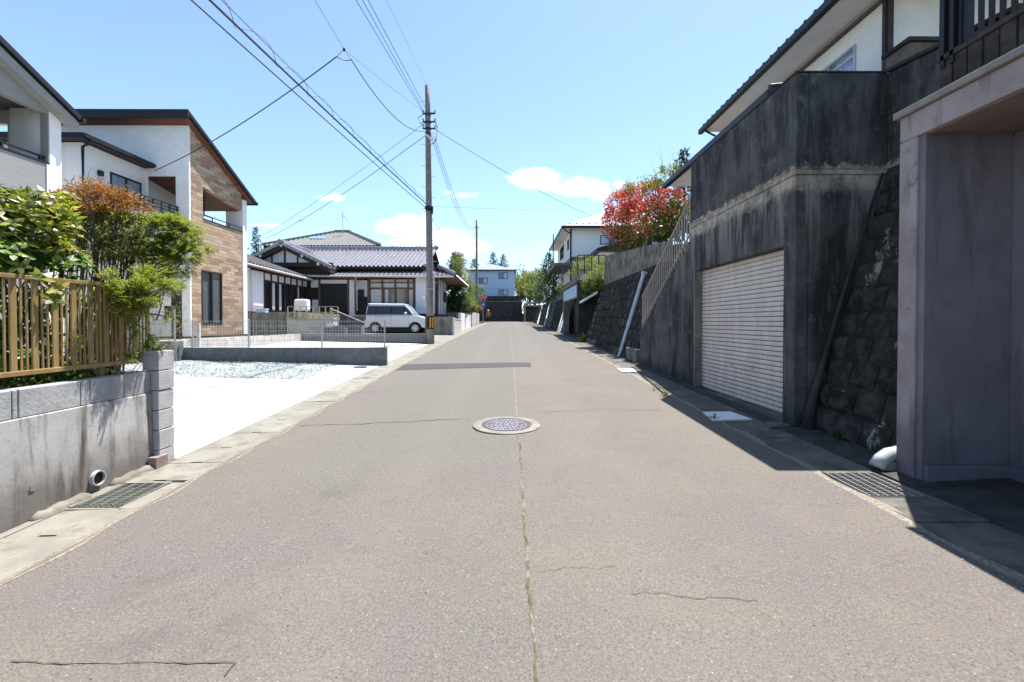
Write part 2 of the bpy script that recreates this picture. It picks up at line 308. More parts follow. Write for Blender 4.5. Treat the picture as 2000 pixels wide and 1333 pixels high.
# ------------------------------------------------------------------ mesh builder
def R(y):
    """height of the road"""
    return .0305*y - 1.25e-4*y*y if y < 90 else .0305*90-1.25e-4*8100
def DR(x, y):
    """cross-fall of the road towards its left gutter near the viewer"""
    d = .085 if y < 4.5 else (.085-.055*(y-4.5)/7.5 if y < 12 else (.03*(16-y)/4 if y < 16 else 0))
    return d*min(1, max(0, (-x-.2)/3.2))
def RZ(x, y): return R(y)+.012*(1-abs(x)/2.8)-DR(x, y)
class MB:
    def __init__(s): s.v = []; s.f = []
    def add(s, vs, fs):
        o = len(s.v); s.v += [tuple(v) for v in vs]; s.f += [tuple(i+o for i in f) for f in fs]; return s
    def box(s, x0, x1, y0, y1, z0, z1):
        return s.add([(x0,y0,z0),(x1,y0,z0),(x1,y1,z0),(x0,y1,z0),(x0,y0,z1),(x1,y0,z1),(x1,y1,z1),(x0,y1,z1)],
            [(0,3,2,1),(4,5,6,7),(0,1,5,4),(1,2,6,5),(2,3,7,6),(3,0,4,7)])
    def hexa(s, p):   # 8 points: bottom ring then top ring
        return s.add(p, [(0,3,2,1),(4,5,6,7),(0,1,5,4),(1,2,6,5),(2,3,7,6),(3,0,4,7)])
    def bar(s, a, b, w, h=None, up=Vector((0,0,1))):
        a = Vector(a); b = Vector(b); h = h or w; d = (b-a).normalized()
        u = d.cross(up)
        if u.length < 1e-4: u = d.cross(Vector((0,1,0)))
        u.normalize(); v = u.cross(d).normalized(); u = u*w/2; v = v*h/2
        return s.hexa([a-u-v, a+u-v, b+u-v, b-u-v, a-u+v, a+u+v, b+u+v, b-u+v])
    def prism(s, poly, axis, a, b):
        n = len(poly)
        def P(q, c): return {'x': (c,q[0],q[1]), 'y': (q[0],c,q[1]), 'z': (q[0],q[1],c)}[axis]
        return s.add([P(q,a) for q in poly]+[P(q,b) for q in poly], [tuple(range(n)), tuple(range(2*n-1,n-1,-1))]+[(i,i+n,(i+1)%n+n,(i+1)%n) for i in range(n)])
    def tube(s, path, r, n=8, cap=True):
        path = [Vector(p) for p in path]; m = len(path); rs = r if isinstance(r, (list, tuple)) else [r]*m
        o = len(s.v); ref = Vector((0,0,1))
        for i, p in enumerate(path):
            d = (path[min(i+1,m-1)]-path[max(i-1,0)]).normalized()
            u = d.cross(ref)
            if u.length < .05: u = d.cross(Vector((1,0,0)))
            u.normalize(); v = d.cross(u)
            for k in range(n): a = 2*pi*k/n; s.v.append(tuple(p+(u*cos(a)+v*sin(a))*rs[i]))
        for i in range(m-1):
            for k in range(n): s.f.append((o+i*n+k, o+i*n+(k+1)%n, o+(i+1)*n+(k+1)%n, o+(i+1)*n+k))
        if cap: s.f.append(tuple(o+k for k in range(n-1,-1,-1))); s.f.append(tuple(o+(m-1)*n+k for k in range(n)))
        return s
    def disc(s, c, r, z0, z1, n=48, r0=0):
        o = []
        for k in range(n):
            a = 2*pi*k/n; x, y = cos(a), sin(a); o.append((x, y))
        if r0 == 0: return s.prism([(c[0]+x*r, c[1]+y*r) for x, y in o], 'z', z0, z1)
        b = len(s.v)
        for x, y in o:
            for rr, z in ((r0,z0),(r,z0),(r,z1),(r0,z1)): s.v.append((c[0]+x*rr, c[1]+y*rr, z))
        for k in range(n):
            i = b+4*k; j = b+4*((k+1)%n)
            for q in range(4): s.f.append((i+q, j+q, j+(q+1)%4, i+(q+1)%4))
        return s
    def sphere(s, c, r, n=10, m=6, sq=(1,1,1)):
        for i in range(m+1):
            th = pi*i/m
            for k in range(n): a = 2*pi*k/n; s.v.append((c[0]+r*sq[0]*sin(th)*cos(a), c[1]+r*sq[1]*sin(th)*sin(a), c[2]+r*sq[2]*cos(th)))
        o = len(s.v)-n*(m+1)
        for i in range(m):
            for k in range(n): s.f.append((o+i*n+k, o+(i+1)*n+k, o+(i+1)*n+(k+1)%n, o+i*n+(k+1)%n))
        return s
    def leaf(s, p, d, nrm, l, w):
        u = d.cross(nrm)
        if u.length < 1e-3: u = Vector((1,0,0))
        u.normalize(); u *= w/2
        m_ = p+d*(l*.45); s.add([p, m_+u, p+d*l, m_-u], [(0,1,2,3)]); return s
    def panel(s, axis, c0, c1, u0, u1, z0, z1, holes=()):
        """wall slab with rectangular holes; axis is the normal axis"""
        us = sorted({u0,u1}|{h[0] for h in holes}|{h[1] for h in holes}); zs = sorted({z0,z1}|{h[2] for h in holes}|{h[3] for h in holes})
        us = [u for u in us if u0 <= u <= u1]; zs = [z for z in zs if z0 <= z <= z1]
        ins = lambda u, z: (u0 < u < u1 and z0 < z < z1) and not any(h[0] < u < h[1] and h[2] < z < h[3] for h in holes)
        idx = {}
        def vid(u, z, c):
            k = (u, z, c)
            if k not in idx: idx[k] = len(s.v); s.v.append((c,u,z) if axis == 'x' else (u,c,z))
            return idx[k]
        for i in range(len(us)-1):
            for j in range(len(zs)-1):
                um = (us[i]+us[i+1])/2; zm = (zs[j]+zs[j+1])/2
                if not ins(um, zm): continue
                a, b, c, d = us[i], us[i+1], zs[j], zs[j+1]
                s.f.append((vid(a,c,c0),vid(b,c,c0),vid(b,d,c0),vid(a,d,c0))); s.f.append((vid(a,c,c1),vid(a,d,c1),vid(b,d,c1),vid(b,c,c1)))
                ui = [us[i-1] if i else u0-1, us[i+2] if i+2 < len(us) else u1+1]; zi = [zs[j-1] if j else z0-1, zs[j+2] if j+2 < len(zs) else z1+1]
                if not ins((a+ui[0])/2, zm): s.f.append((vid(a,c,c0),vid(a,d,c0),vid(a,d,c1),vid(a,c,c1)))
                if not ins((b+ui[1])/2, zm): s.f.append((vid(b,c,c0),vid(b,c,c1),vid(b,d,c1),vid(b,d,c0)))
                if not ins(um, (c+zi[0])/2): s.f.append((vid(a,c,c0),vid(a,c,c1),vid(b,c,c1),vid(b,c,c0)))
                if not ins(um, (d+zi[1])/2): s.f.append((vid(a,d,c0),vid(b,d,c0),vid(b,d,c1),vid(a,d,c1)))
        return s
    def build(s, name, mat, parent=None, smooth=False, bevel=0, fix=True):
        me = bpy.data.meshes.new(name)
        if parent is None:
            xs = [v[0] for v in s.v]; ys = [v[1] for v in s.v]; o = Vector(((min(xs)+max(xs))/2, (min(ys)+max(ys))/2, min(v[2] for v in s.v)))
        else:
            o = Vector((0,0,0)); q = parent
            while q is not None: o = o + Vector(q.location); q = q.parent
            if parent.get('_local'): o = Vector((0,0,0))
        me.from_pydata([(v[0]-o.x, v[1]-o.y, v[2]-o.z) for v in s.v], [], s.f)
        if fix and len(s.f) < 30000:
            import bmesh
            bm = bmesh.new(); bm.from_mesh(me); bmesh.ops.recalc_face_normals(bm, faces=bm.faces); bm.to_mesh(me); bm.free()
        me.materials.append(MATS[mat])
        if smooth: me.polygons.foreach_set('use_smooth', [True]*len(me.polygons))
        ob = bpy.data.objects.new(name, me); COL.objects.link(ob)
        if parent is None: ob.location = o
        else: ob.parent = parent
        if bevel:
            b = ob.modifiers.new('bevel', 'BEVEL'); b.width = bevel; b.segments = 2; b.limit_method = 'ANGLE'; b.angle_limit = radians(40)
        return ob
def tag(o, label=None, cat=None, group=None, kind=None):
    if label: o['label'] = label
    if cat: o['category'] = cat
    if group: o['group'] = group
    if kind: o['kind'] = kind
    return o
def thing(name, label, cat, loc=(0,0,0), rz=0, group=None, local=False):
    o = bpy.data.objects.new(name, None); COL.objects.link(o); o.location = loc; o.rotation_euler = (0,0,rz); o.empty_display_size = .2
    if local: o['_local'] = 1
    return tag(o, label, cat, group)
def copy_tree(o, parent=None):
    c = o.copy(); COL.objects.link(c); c.parent = parent
    for ch in list(o.children): copy_tree(ch, c)
    return c
def rbox(name, mat, parent, *a, bevel=0): return MB().box(*a).build(name, mat, parent, bevel=bevel)
def struct(mb, name, mat, **k): return tag(mb.build(name, mat, **k), kind='structure')
def rv(): 
    while True:
        v = Vector((random.uniform(-1,1), random.uniform(-1,1), random.uniform(-1,1)))
        if .05 < v.length < 1: return v.normalized()
def sheet(X0, X1, Y0, Y1, zf, nx, ny, thick=0):
    mb = MB()
    for j in range(ny+1):
        for i in range(nx+1):
            x = X0+(X1-X0)*i/nx; y = Y0+(Y1-Y0)*j/ny; mb.v.append((x, y, zf(x, y)))
    for j in range(ny):
        for i in range(nx): a = j*(nx+1)+i; mb.f.append((a, a+1, a+nx+2, a+nx+1))
    return mb
def strip(X0, X1, ys, zf, thick):
    """road-following solid strip"""
    mb = MB(); fx0 = X0 if callable(X0) else (lambda y: X0); fx1 = X1 if callable(X1) else (lambda y: X1)
    for y in ys:
        for x in (fx0(y), fx1(y)): mb.v.append((x, y, zf(x,y)))
        for x in (fx0(y), fx1(y)): mb.v.append((x, y, zf(x,y)-thick))
    for i in range(len(ys)-1):
        a = 4*i; b = a+4
        mb.f += [(a,a+1,b+1,b),(a+2,b+2,b+3,a+3),(a,b,b+2,a+2),(a+1,a+3,b+3,b+1)]
    mb.f += [(0,2,3,1),(len(mb.v)-4,len(mb.v)-3,len(mb.v)-1,len(mb.v)-2)]
    return mb
def frange(a, b, n): return [a+(b-a)*i/n for i in range(n+1)]

# ------------------------------------------------------------------ setting: ground, road, gutters
RL, RR = -2.82, 2.70
def PG(x, y): return R(y)-DR(x, y)+max(0, -3.42-x)*.022
YS = frange(-8, 12, 40)+frange(12.5, 90, 80)[0:]
def gfun(x, y):
    return R(min(y, 90)) - .12 if abs(x) < 12 else R(min(y, 90)) - .12
mb = MB(); gy = frange(-60, 0, 6)+frange(5, 90, 34)+[120, 200, 400, 900, 2500]; gx = [-2500, -400, -100, -40, -12, -3.5, 3.3, 12, 40, 100, 400, 2500]
for y in gy:
    for x in gx: mb.v.append((x, y, gfun(x, y)))
for j in range(len(gy)-1):
    for i in range(len(gx)-1): a = j*len(gx)+i; mb.f.append((a, a+1, a+len(gx)+1, a+len(gx)))
struct(mb, 'ground', 'grass_ground', fix=False)
random.seed(3)
jl = {}; 
def ej(y, k): 
    return .008*sin(y*2.3+k)+.007*sin(y*5.9+k*2)+.006*sin(y*17+k*3)
yr = frange(-8, 14, 220)+frange(14.3, 90, 150)
mb = MB()
for y in yr:
    xs = [RL+ej(y,1), -1.5, 0, 1.4, RR+ej(y,4)]
    for x in xs: mb.v.append((x, y, RZ(x, y)))
for j in range(len(yr)-1):
    for i in range(4): a = j*5+i; mb.f.append((a, a+1, a+6, a+5))
struct(mb, 'road', 'asphalt', fix=False)
# cross street at the end of the road
struct(sheet(-40, 40, 66, 73.6, lambda x, y: R(y)-.004-.0*abs(x), 8, 4), 'cross_street', 'asphalt', fix=False)
# sand and grit where the asphalt meets the gutters
for X0, k in ((RL-.05, 1), (RR-.03, 4)):
    mbs = MB(); 
    for y in yr:
        a = X0+ej(y,k)*.5; b = a+.10+.03*sin(y*7+k)
        mbs.v += [(a, y, RZ(a,y)-.006), (b, y, RZ(b,y)+.0025)]
    for j in range(len(yr)-1): mbs.f.append((2*j, 2*j+1, 2*j+3, 2*j+2))
    struct(mbs, 'road_edge', 'sand_line', fix=False)
# the gutter lids: concrete slabs with a lifting slot, modelled as one strip with joints
def gutter(x0, x1, y0, y1, mat, dz=-.012, step=.6, skip=()):
    mb = MB(); y = y0
    while y < y1:
        e = min(y+step-.008, y1); h = random.uniform(-.003, .003); g = lambda x_, y_: R(y_)-DR(x_, y_)+dz+h
        if not any(a < (y+e)/2 < b for a, b in skip):
            xm = (x0+x1)/2; s = .06
            # two halves with a slot notch at the joint
            for (a, b, c, d) in ((x0, xm-s, y, e), (xm-s, xm+s, y+.02, e), (xm+s, x1, y, e)):
                mb.hexa([(a,c,g(a,c)-.1),(b,c,g(b,c)-.1),(b,d,g(b,d)-.1),(a,d,g(a,d)-.1),(a,c,g(a,c)),(b,c,g(b,c)),(b,d,g(b,d)),(a,d,g(a,d))])
        y += step
    return mb
struct(gutter(-3.40, RL-.03, -6, 3.40, 'x', -.004, .6), 'gutter', 'gutter_concrete')
struct(gutter(-3.40, RL-.03, 3.97, 4.9, 'x', -.004, .465), 'gutter', 'gutter_concrete')
struct(gutter(-3.40, RL-.03, 4.9, 64, 'x', -.004, .6), 'gutter', 'gutter_concrete')
struct(gutter(RR+.06, 3.28, -6, 64, 'x', -.004, 1.0, ((3.0, 4.0),)), 'gutter', 'gutter_concrete_old')
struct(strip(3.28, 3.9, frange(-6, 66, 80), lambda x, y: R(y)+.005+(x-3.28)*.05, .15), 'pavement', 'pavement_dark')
struct(strip(-3.47, -3.40, frange(-6, 4.4, 20), lambda x, y: R(y)-DR(x,y)+.002, .1), 'kerb', 'gutter_concrete')
# driveways
dm = MB()
struct(strip(-12, -3.41, frange(4.57, 9.35, 10), lambda x, y: PG(x,y)+.002, .15), 'driveway', 'new_concrete')
struct(strip(lambda y: -4.25-.13*(y-9.35), -3.41, frange(9.36, 12.6, 6), lambda x, y: PG(x,y)+.002, .15), 'driveway', 'new_concrete')
struct(strip(-9.6, -3.41, frange(12.61, 18.9, 10), lambda x, y: PG(x,y)+.002, .15), 'driveway', 'new_concrete')
struct(strip(-10.2, -3.41, frange(19.12, 28.6, 10), lambda x, y: PG(x,y)+.001, .15), 'driveway', 'gutter_concrete')
jm = MB()
for y in (6.05, 7.6): jm.add([(-12,y,PG(-12,y)+.006),(-3.42,y,PG(-3.42,y)+.006),(-3.42,y+.012,PG(-3.42,y)+.006),(-12,y+.012,PG(-12,y)+.006)],[(0,1,2,3)])
for x in (-4.35, -5.9, -6.15, -8.4): 
    for a, b in ((4.6, 6.04), (6.07, 7.59), (7.62, 9.3)): jm.add([(x,a,PG(x,a)+.0062),(x+.012,a,PG(x,a)+.0062),(x+.012,b,PG(x,b)+.0062),(x,b,PG(x,b)+.0062)],[(0,1,2,3)])
struct(jm, 'driveway_joint', 'block_grey', fix=False)
# gravel bed: uneven sheet plus loose stones
random.seed(11)
gz = lambda x, y: PG(x, y)+.02+.022*sin(x*3.1+y)*sin(y*2.7-x*.6)+random.uniform(-.008,.008)
mb = MB(); ny = 40
for j in range(ny+1):
    y = 9.37+(11.79-9.37)*j/ny; xr = -4.27-.13*(y-9.35)
    for i in range(91): x = -12+(xr+12)*i/90; mb.v.append((x, y, gz(x,y)-(.03 if i in (0,90) or j == 0 else 0)))
for j in range(ny):
    for i in range(90): a = j*91+i; mb.f.append((a, a+1, a+92, a+91))
tag(mb.build('gravel_bed', 'gravel', fix=False), 'pale blue-grey crushed gravel in front of the low block wall', kind='stuff')
mb = MB()
for _ in range(5200):
    y = random.uniform(9.36, 11.78); x = random.uniform(-9.2, -4.2-.13*(y-9.35)+random.choice((0,0,0,.08))); s = random.uniform(.010,.024); z = PG(x,y)+.03
    p = [Vector((x,y,z))+Vector((random.uniform(-s,s),random.uniform(-s,s),random.uniform(-.3*s,s))) for _ in range(4)]
    mb.add(p, [(0,1,2),(0,2,3),(0,3,1),(1,3,2)])
tag(mb.build('loose_gravel', 'gravel_stone', fix=False), 'loose pale stones lying on the gravel bed', kind='stuff')
random.seed(77); mb = MB()
for _ in range(2600):
    y = 1.2+random.random()**1.6*22; sd = random.random() < .5
    x = (RL+abs(random.gauss(0,.10))-.04) if sd else (RR+.03-abs(random.gauss(0,.10)))
    if random.random() < .12: x = random.uniform(RL, RR)
    s_ = random.uniform(.002,.006); z = RZ(x,y)+.003; c0 = Vector((x,y,z))
    mb.add([c0+Vector((random.uniform(-s_,s_),random.uniform(-s_,s_),random.uniform(-.2*s_,s_))) for _ in range(4)], [(0,1,2),(0,2,3),(0,3,1),(1,3,2)])
tag(mb.build('road_grit', 'gravel_stone', fix=False), 'fine loose grit scattered along both edges of the asphalt', kind='stuff')
# repaired strip and cracks in the asphalt
def ribbon(pts, w, seed=0, jit=.02):
    random.seed(seed); mb = MB(); n = 0; P = []
    for a, b in zip(pts, pts[1:]):
        a = Vector(a); b = Vector(b); k = max(2, int((b-a).length/.02))
        for i in range(k): P.append(a.lerp(b, i/k))
    P.append(Vector(pts[-1])); o = Vector((0,0)); W0 = .6
    for i, p in enumerate(P):
        d = (P[min(i+1,len(P)-1)]-P[max(0,i-1)]).normalized(); nrm = Vector((-d.y, d.x)); dd_ = i*.02; o = nrm*jit*(sin(dd_*9+seed)*1.2+sin(dd_*23+seed*2.1)*.9+sin(dd_*61+seed*3.7)*.6+random.uniform(-.5,.5)); W0 = .8*W0+.2*random.uniform(-.3,1.7); ww = w*max(.08, W0)
        for s in (-1, 1): q = p+o+nrm*ww*s/2; mb.v.append((q.x, q.y, RZ(q.x, q.y)+.004))
    for i in range(len(P)-1): mb.f.append((2*i, 2*i+1, 2*i+3, 2*i+2))
    return mb
def gp(px, py):
    """point of the road surface at photo pixel"""
    y = 5
    for _ in range(30): p = at(px, py, y); y += (0 if abs(p.z-CAMZ) < 1e-6 else ((CAMZ-RZ(p.x, y))/((CAMZ-p.z)/y)-y))*.7
    return Vector((p.x, p.y))
a, b, c_, d = gp(790,712), gp(1036,709), gp(1037,717), gp(772,724)
rz_ = lambda p: (p.x, p.y, RZ(p.x, p.y)+.005)
mb = MB(); n = 40
for i in range(n+1):
    for j in range(5): q = (d.lerp(c_, i/n)).lerp(a.lerp(b, i/n), j/4)+Vector((0, ((i*37)%11-5)*.004 if j in (0,4) else 0)); mb.v.append(rz_(q))
for i in range(n):
    for j in range(4): k = i*5+j; mb.f.append((k, k+5, k+6, k+1))
struct(mb, 'road_patch', 'asphalt_patch', fix=False)
seam = [(.105, 1.5), (.10, 3), (.11, 4.6), (.10, 5.02)]
struct(ribbon(seam, .022, 1, .0035), 'road_seam', 'moss_line', fix=False)
struct(ribbon([(.10, 5.95), (.11, 12), (.08, 22), (.08, 40)], .018, 2, .002), 'road_seam', 'sand_line', fix=False)
for i, (pts, wd) in enumerate([([gp(585,832),gp(700,829),gp(800,824),gp(918,818)], .018), ([gp(1060,806),gp(1180,800),gp(1290,803)], .012),
      ([gp(1030,1120),gp(1110,1112),gp(1200,1104)], .005), ([gp(1232,1160),gp(1330,1163),gp(1400,1167),gp(1480,1175)], .005),
      ([gp(20,1294),gp(160,1296),gp(300,1296),gp(465,1294),gp(440,1322)], .010), ([gp(1080,740),gp(1180,744)], .012), ([gp(905,708),gp(990,712)], .01)]):
    struct(ribbon(pts, wd*.8, i+5, .003 if i == 4 else .011), 'road_crack', 'moss_line' if i == 4 else 'crack', fix=False)
# terraces behind the retaining walls on the right
struct(MB().box(4.75, 60, -6, 5.4, .0, 3.2).box(5.0, 60, 5.4, 12.2, 0, 4.2).box(4.56, 5.0, 8.6, 12.2, 0, 3.5).box(4.55, 60, 12.2, 16.0, 0, 3.6).box(4.55, 60, 16.0, 21.0, 0, 4.15).box(4.7, 60, 21.0, 30, .2, 3.0).box(4.3, 60, 30, 64, .2, 3.6), 'terrace', 'soil')
struct(MB().box(-40, 1.8, 75.0, 140, .5, 5.6).box(1.8, 60, 78, 140, .5, 3.0), 'terrace', 'soil')
# ------------------------------------------------------------------ near left: wall, fence, drains
T = thing('retaining_wall', 'low stained concrete wall topped by grey blocks under the gold fence', 'wall', (-3.55, 1, 0))
mb = MB(); ys = frange(-5, 4.36, 14)
mb.hexa([(-3.75,-5,-.5),(-3.47,-5,-.5),(-3.47,4.36,-.5),(-3.75,4.36,-.5),(-3.75,-5,.765),(-3.485,-5,.765),(-3.485,4.36,.765),(-3.75,4.36,.765)])
mb.build('concrete_base', 'wall_concrete', T, bevel=.008)
random.seed(5); y = 4.355; j = 0
mb = MB()
for wd in (.30, .33, .085, .46, .04, .62, .62, .62, .62, .62, .62, .62, .62, .62, .62, .62):
    o = random.uniform(-.003, .003)
    mb.box(-3.63, -3.495+o, y-wd+.004, y-.004, .768, .97+o); y -= wd
mb.build('block_course', 'block_grey', T, bevel=.006)
# concrete fillets between wall and gutter
for (a, b, r) in ((3.86, 4.34, .060), (3.22, 3.66, .060)):
    P = [( -3.46+.012*sin(q*9), a+(b-a)*q, R(a+(b-a)*q)-.095) for q in frange(0, 1, 8)]
    MB().tube(P, [r*.45]+[r*(.9+.15*sin(i*2.1)) for i in range(1, 8)]+[r*.5], 10).build('mortar_fillet', 'fillet_concrete', T, smooth=True)
for (y, z) in ((2.62, .33), (2.28, .17), (3.25, .24), (1.9,.5)):
    MB().disc((0,0), .022, 0, .006, 14).build('tie_hole', 'fillet_concrete', T)
    o = T.children[-1]; o.location = (-3.478-T.location.x, y-T.location.y, z); o.rotation_euler = (0, pi/2, 0)
    for v in o.data.vertices: v.co -= Vector((0,0,0))
for o in [c for c in T.children if c.name.startswith('tie_hole')]:
    me = o.data; loc = Vector(T.location)
    for v in me.vertices: v.co = v.co+loc
T = thing('block_pillar', 'narrow stack of grey concrete blocks at the corner of the driveway', 'pillar', (-3.5, 4.46, 0))
random.seed(2); zt = 1.17
for k in range(7):
    o = random.uniform(-.003, .003); MB().box(-3.58, -3.425+o, 4.36, 4.56, zt-.190, zt-.002).build('block', 'block_side', T, bevel=.005); zt -= .195
MB().box(-3.57, -3.43, 4.37, 4.55, -.05, zt).build('footing', 'block_side', T)
tag(MB().box(-3.47, -3.385, 4.27, 4.42, .0, .15).build('brick', 'pink_block', bevel=.004), 'small pinkish brown brick at the foot of the grey block pillar', 'brick')
tag(MB().box(-12, -3.60, 4.40, 4.53, -.05, .96).build('boundary_wall', 'old_block', bevel=.004), 'low block wall behind the gold fence beside the white driveway', 'wall')
struct(MB().box(-12, -3.64, -5, 4.39, .3, .90), 'planting_bed', 'soil')
# drain pipe mouth in the wall
T = thing('drain_pipe', 'round grey plastic pipe mouth low in the stained concrete wall', 'pipe', (-3.46, 3.42, .22))
c0 = atx(189, 934, -3.47); mb = MB(); n = 28; r1, r0 = .062, .054
for k in range(n):
    a = 2*pi*k/n
    for r, x in ((r1,-.02),(r1,.025),(r0,.025),(r0,-.045)): mb.v.append((c0.x+x, c0.y+r*cos(a), c0.z+r*sin(a)))
for k in range(n):
    for q in range(3): mb.f.append((4*k+q, 4*((k+1)%n)+q, 4*((k+1)%n)+q+1, 4*k+q+1))
mb.build('pipe_rim', 'pvc_grey', T, smooth=False)
mb = MB()
for k in range(n): a = 2*pi*k/n; mb.v.append((c0.x+.004, c0.y+r0*cos(a), c0.z+r0*sin(a)))
mb.f.append(tuple(range(n))); mb.build('pipe_inside', 'black', T)
# steel drain gratings
def grating(label, x0, x1, y0, y1, nx, ny, matt='galvanized'):
    zc = R((y0+y1)/2)-DR((x0+x1)/2,(y0+y1)/2)+.004
    T = thing('drain_grating', label, 'grating', ((x0+x1)/2, (y0+y1)/2, zc-.03), group='steel gutter gratings'); zf = lambda y: R(y)-DR((x0+x1)/2, y)+.003
    mb = MB(); t = .0013
    for j in range(ny+1):
        y = y0+(y1-y0)*j/ny; mb.hexa([(x0,y-t,zf(y)-.012),(x1,y-t,zf(y)-.012),(x1,y+t,zf(y)-.012),(x0,y+t,zf(y)-.012),(x0,y-t,zf(y)-.004),(x1,y-t,zf(y)-.004),(x1,y+t,zf(y)-.004),(x0,y+t,zf(y)-.004)])
    mb.build('bearing_bars', matt, T)
    mb = MB(); t = .003
    for i in range(nx+1):
        x = x0+(x1-x0)*i/nx; mb.hexa([(x-t,y0,zf(y0)-.02),(x+t,y0,zf(y0)-.02),(x+t,y1,zf(y1)-.02),(x-t,y1,zf(y1)-.02),(x-t,y0,zf(y0)),(x+t,y0,zf(y0)),(x+t,y1,zf(y1)),(x-t,y1,zf(y1))])
    mb.build('cross_bars', matt, T)
    MB().box(x0-.01, x1+.01, y0-.01, y1+.01, zc-.30, zc-.13).build('pit', 'black', T)
    return T
grating('long steel grating in the gutter below the plastic pipe mouth', -3.36, -3.01, 3.47, 3.92, 4, 14)
zz = lambda y: R(y)-DR(-3.2, y)-.004
struct(MB().box(-3.0, -2.85, 3.405, 3.965, -.2, zz(3.6)).box(-3.40,-3.001,3.405,3.43,-.2,zz(3.41)).box(-3.40,-3.001,3.93,3.965,-.2,zz(3.95)).box(-3.40,-3.38,3.431,3.929,-.2,zz(3.7)), 'gutter', 'gutter_concrete')
grating('steel grating half in sun at the foot of the mauve pillar', 2.80, 3.22, 3.42, 3.90, 6, 14)
struct(MB().box(2.76, 2.79, 3.0, 3.99, -.1, R(3.2)).box(3.23, 3.28, 3.0, 3.99, -.1, R(3.3)).box(2.791,3.229,3.0,3.41,-.1,R(3.15)).box(2.791,3.229,3.91,3.99,-.1,R(3.9)), 'gutter', 'gutter_concrete_old')
# manhole
def manhole(label, x, y, r, rr, zf, big=True):
    T = thing('manhole_cover', label, 'manhole', (x, y, zf))
    if big:
        ring = MB().disc((x,y), rr, zf-.08, zf+.010, 64, r+.006); ring.build('concrete_ring', 'gutter_concrete', T)
    sl = .0305
    mb = MB().disc((x,y), r, zf-.05, zf+.009, 64); mb.build('iron_lid', 'cast_iron' if big else 'cast_iron_dark', T)
    mb = MB(); k = 0
    rad = [r*.18, r*.36, r*.54, r*.72, r*.88] if big else [r*.5]
    for q, ra in enumerate(rad):
        n = int(8+q*7)
        for i in range(n):
            a = 2*pi*(i+.5*(q%2))/n; cx_, cy_ = x+ra*cos(a), y+ra*sin(a); s = r*.055
            mb.prism([(cx_+s*cos(a+b)*(1.2 if b in (0,pi) else .8), cy_+s*sin(a+b)*(1.2 if b in (0,pi) else .8)) for b in (0, pi/2, pi, 3*pi/2)], 'z', zf+.008, zf+.014)
    if big: mb.build('raised_pattern', 'cast_iron', T)
    MB().disc((x,y), r*.98, zf+.008, zf+.014, 64, r*.95).build('lid_rim', 'cast_iron_dark', T)
    if big:
        mb = MB()
        for i in range(7): a = 2*pi*i/7+.2; MB().disc((x+r*.62*cos(a), y+r*.62*sin(a)), .013, zf+.0095, zf+.0105, 8).build('lid_hole', 'black', T)
    T.rotation_euler = (radians(1.7), 0, 0)
    return T
manhole('round iron manhole cover with concrete ring in the middle of the road', -.035, 5.50, .305, .415, R(5.5)+.012)
p = gp(683, 720); manhole('small dark round cover on the white concrete strip by the block wall', -3.78, 11.3, .17, .2, PG(-3.78, 11.3)+.006, False)
# pale cover boards on the right gutter
def plate(label, pxs, mat):
    g = [gp(*q) for q in pxs]; mb = MB(); z = [RZ(q.x, q.y)+.012 for q in g]
    mb.hexa([(q.x,q.y,zz-.008) for q, zz in zip(g,z)]+[(q.x,q.y,zz+.012) for q, zz in zip(g,z)])
    tag(mb.build('cover_board', mat), label, 'board', 'pale cover boards on the right gutter')
plate('large pale cover board in shadow before the roller shutter', [(1392,824),(1468,822),(1426,807),(1373,808)], 'white_paint')
plate('small white cover board in sun beside the foot of the stairs', [(1214,728),(1244,728),(1236,722),(1205,722)], 'white_paint')
plate('broken pale board in the shadow below the garage corner', [(1505,838),(1545,836),(1530,826),(1495,827)], 'gutter_concrete_old')

# gold slatted fence
T = thing('gold_fence', 'gold painted metal fence with wide and narrow slats on the left wall', 'fence', (-3.6, 1, .97))
FX = -3.60
for z, h in ((1.785, .032), (1.075, .036)): MB().box(FX-.028, FX+.022, -4, 4.50, z-h/2, z+h/2).build('rail', 'gold_paint', T, bevel=.004)
y = 4.47; k = 0; cnt = 0
wd_s, th_s = MB(), []
while y > 2.0:
    w_ = .042 if k % 3 == 0 else .012
    MB().box(FX-.006, FX+(.008 if k%3 == 0 else .004), y-w_, y, 1.092, 1.770).build('wide_slat' if k % 3 == 0 else 'narrow_slat', 'gold_paint', T)
    y -= w_+.028; k += 1
for yp in (.6, 2.35, 4.0): MB().box(FX-.075, FX-.035, yp-.025, yp+.025, .90, 1.80).build('post', 'gold_paint', T, bevel=.003)
mb = MB(); 
while y > -3.9: mb.box(FX-.006, FX+.008, y-.042, y, 1.092, 1.770); y -= .155
mb.build('slats', 'gold_paint', T)

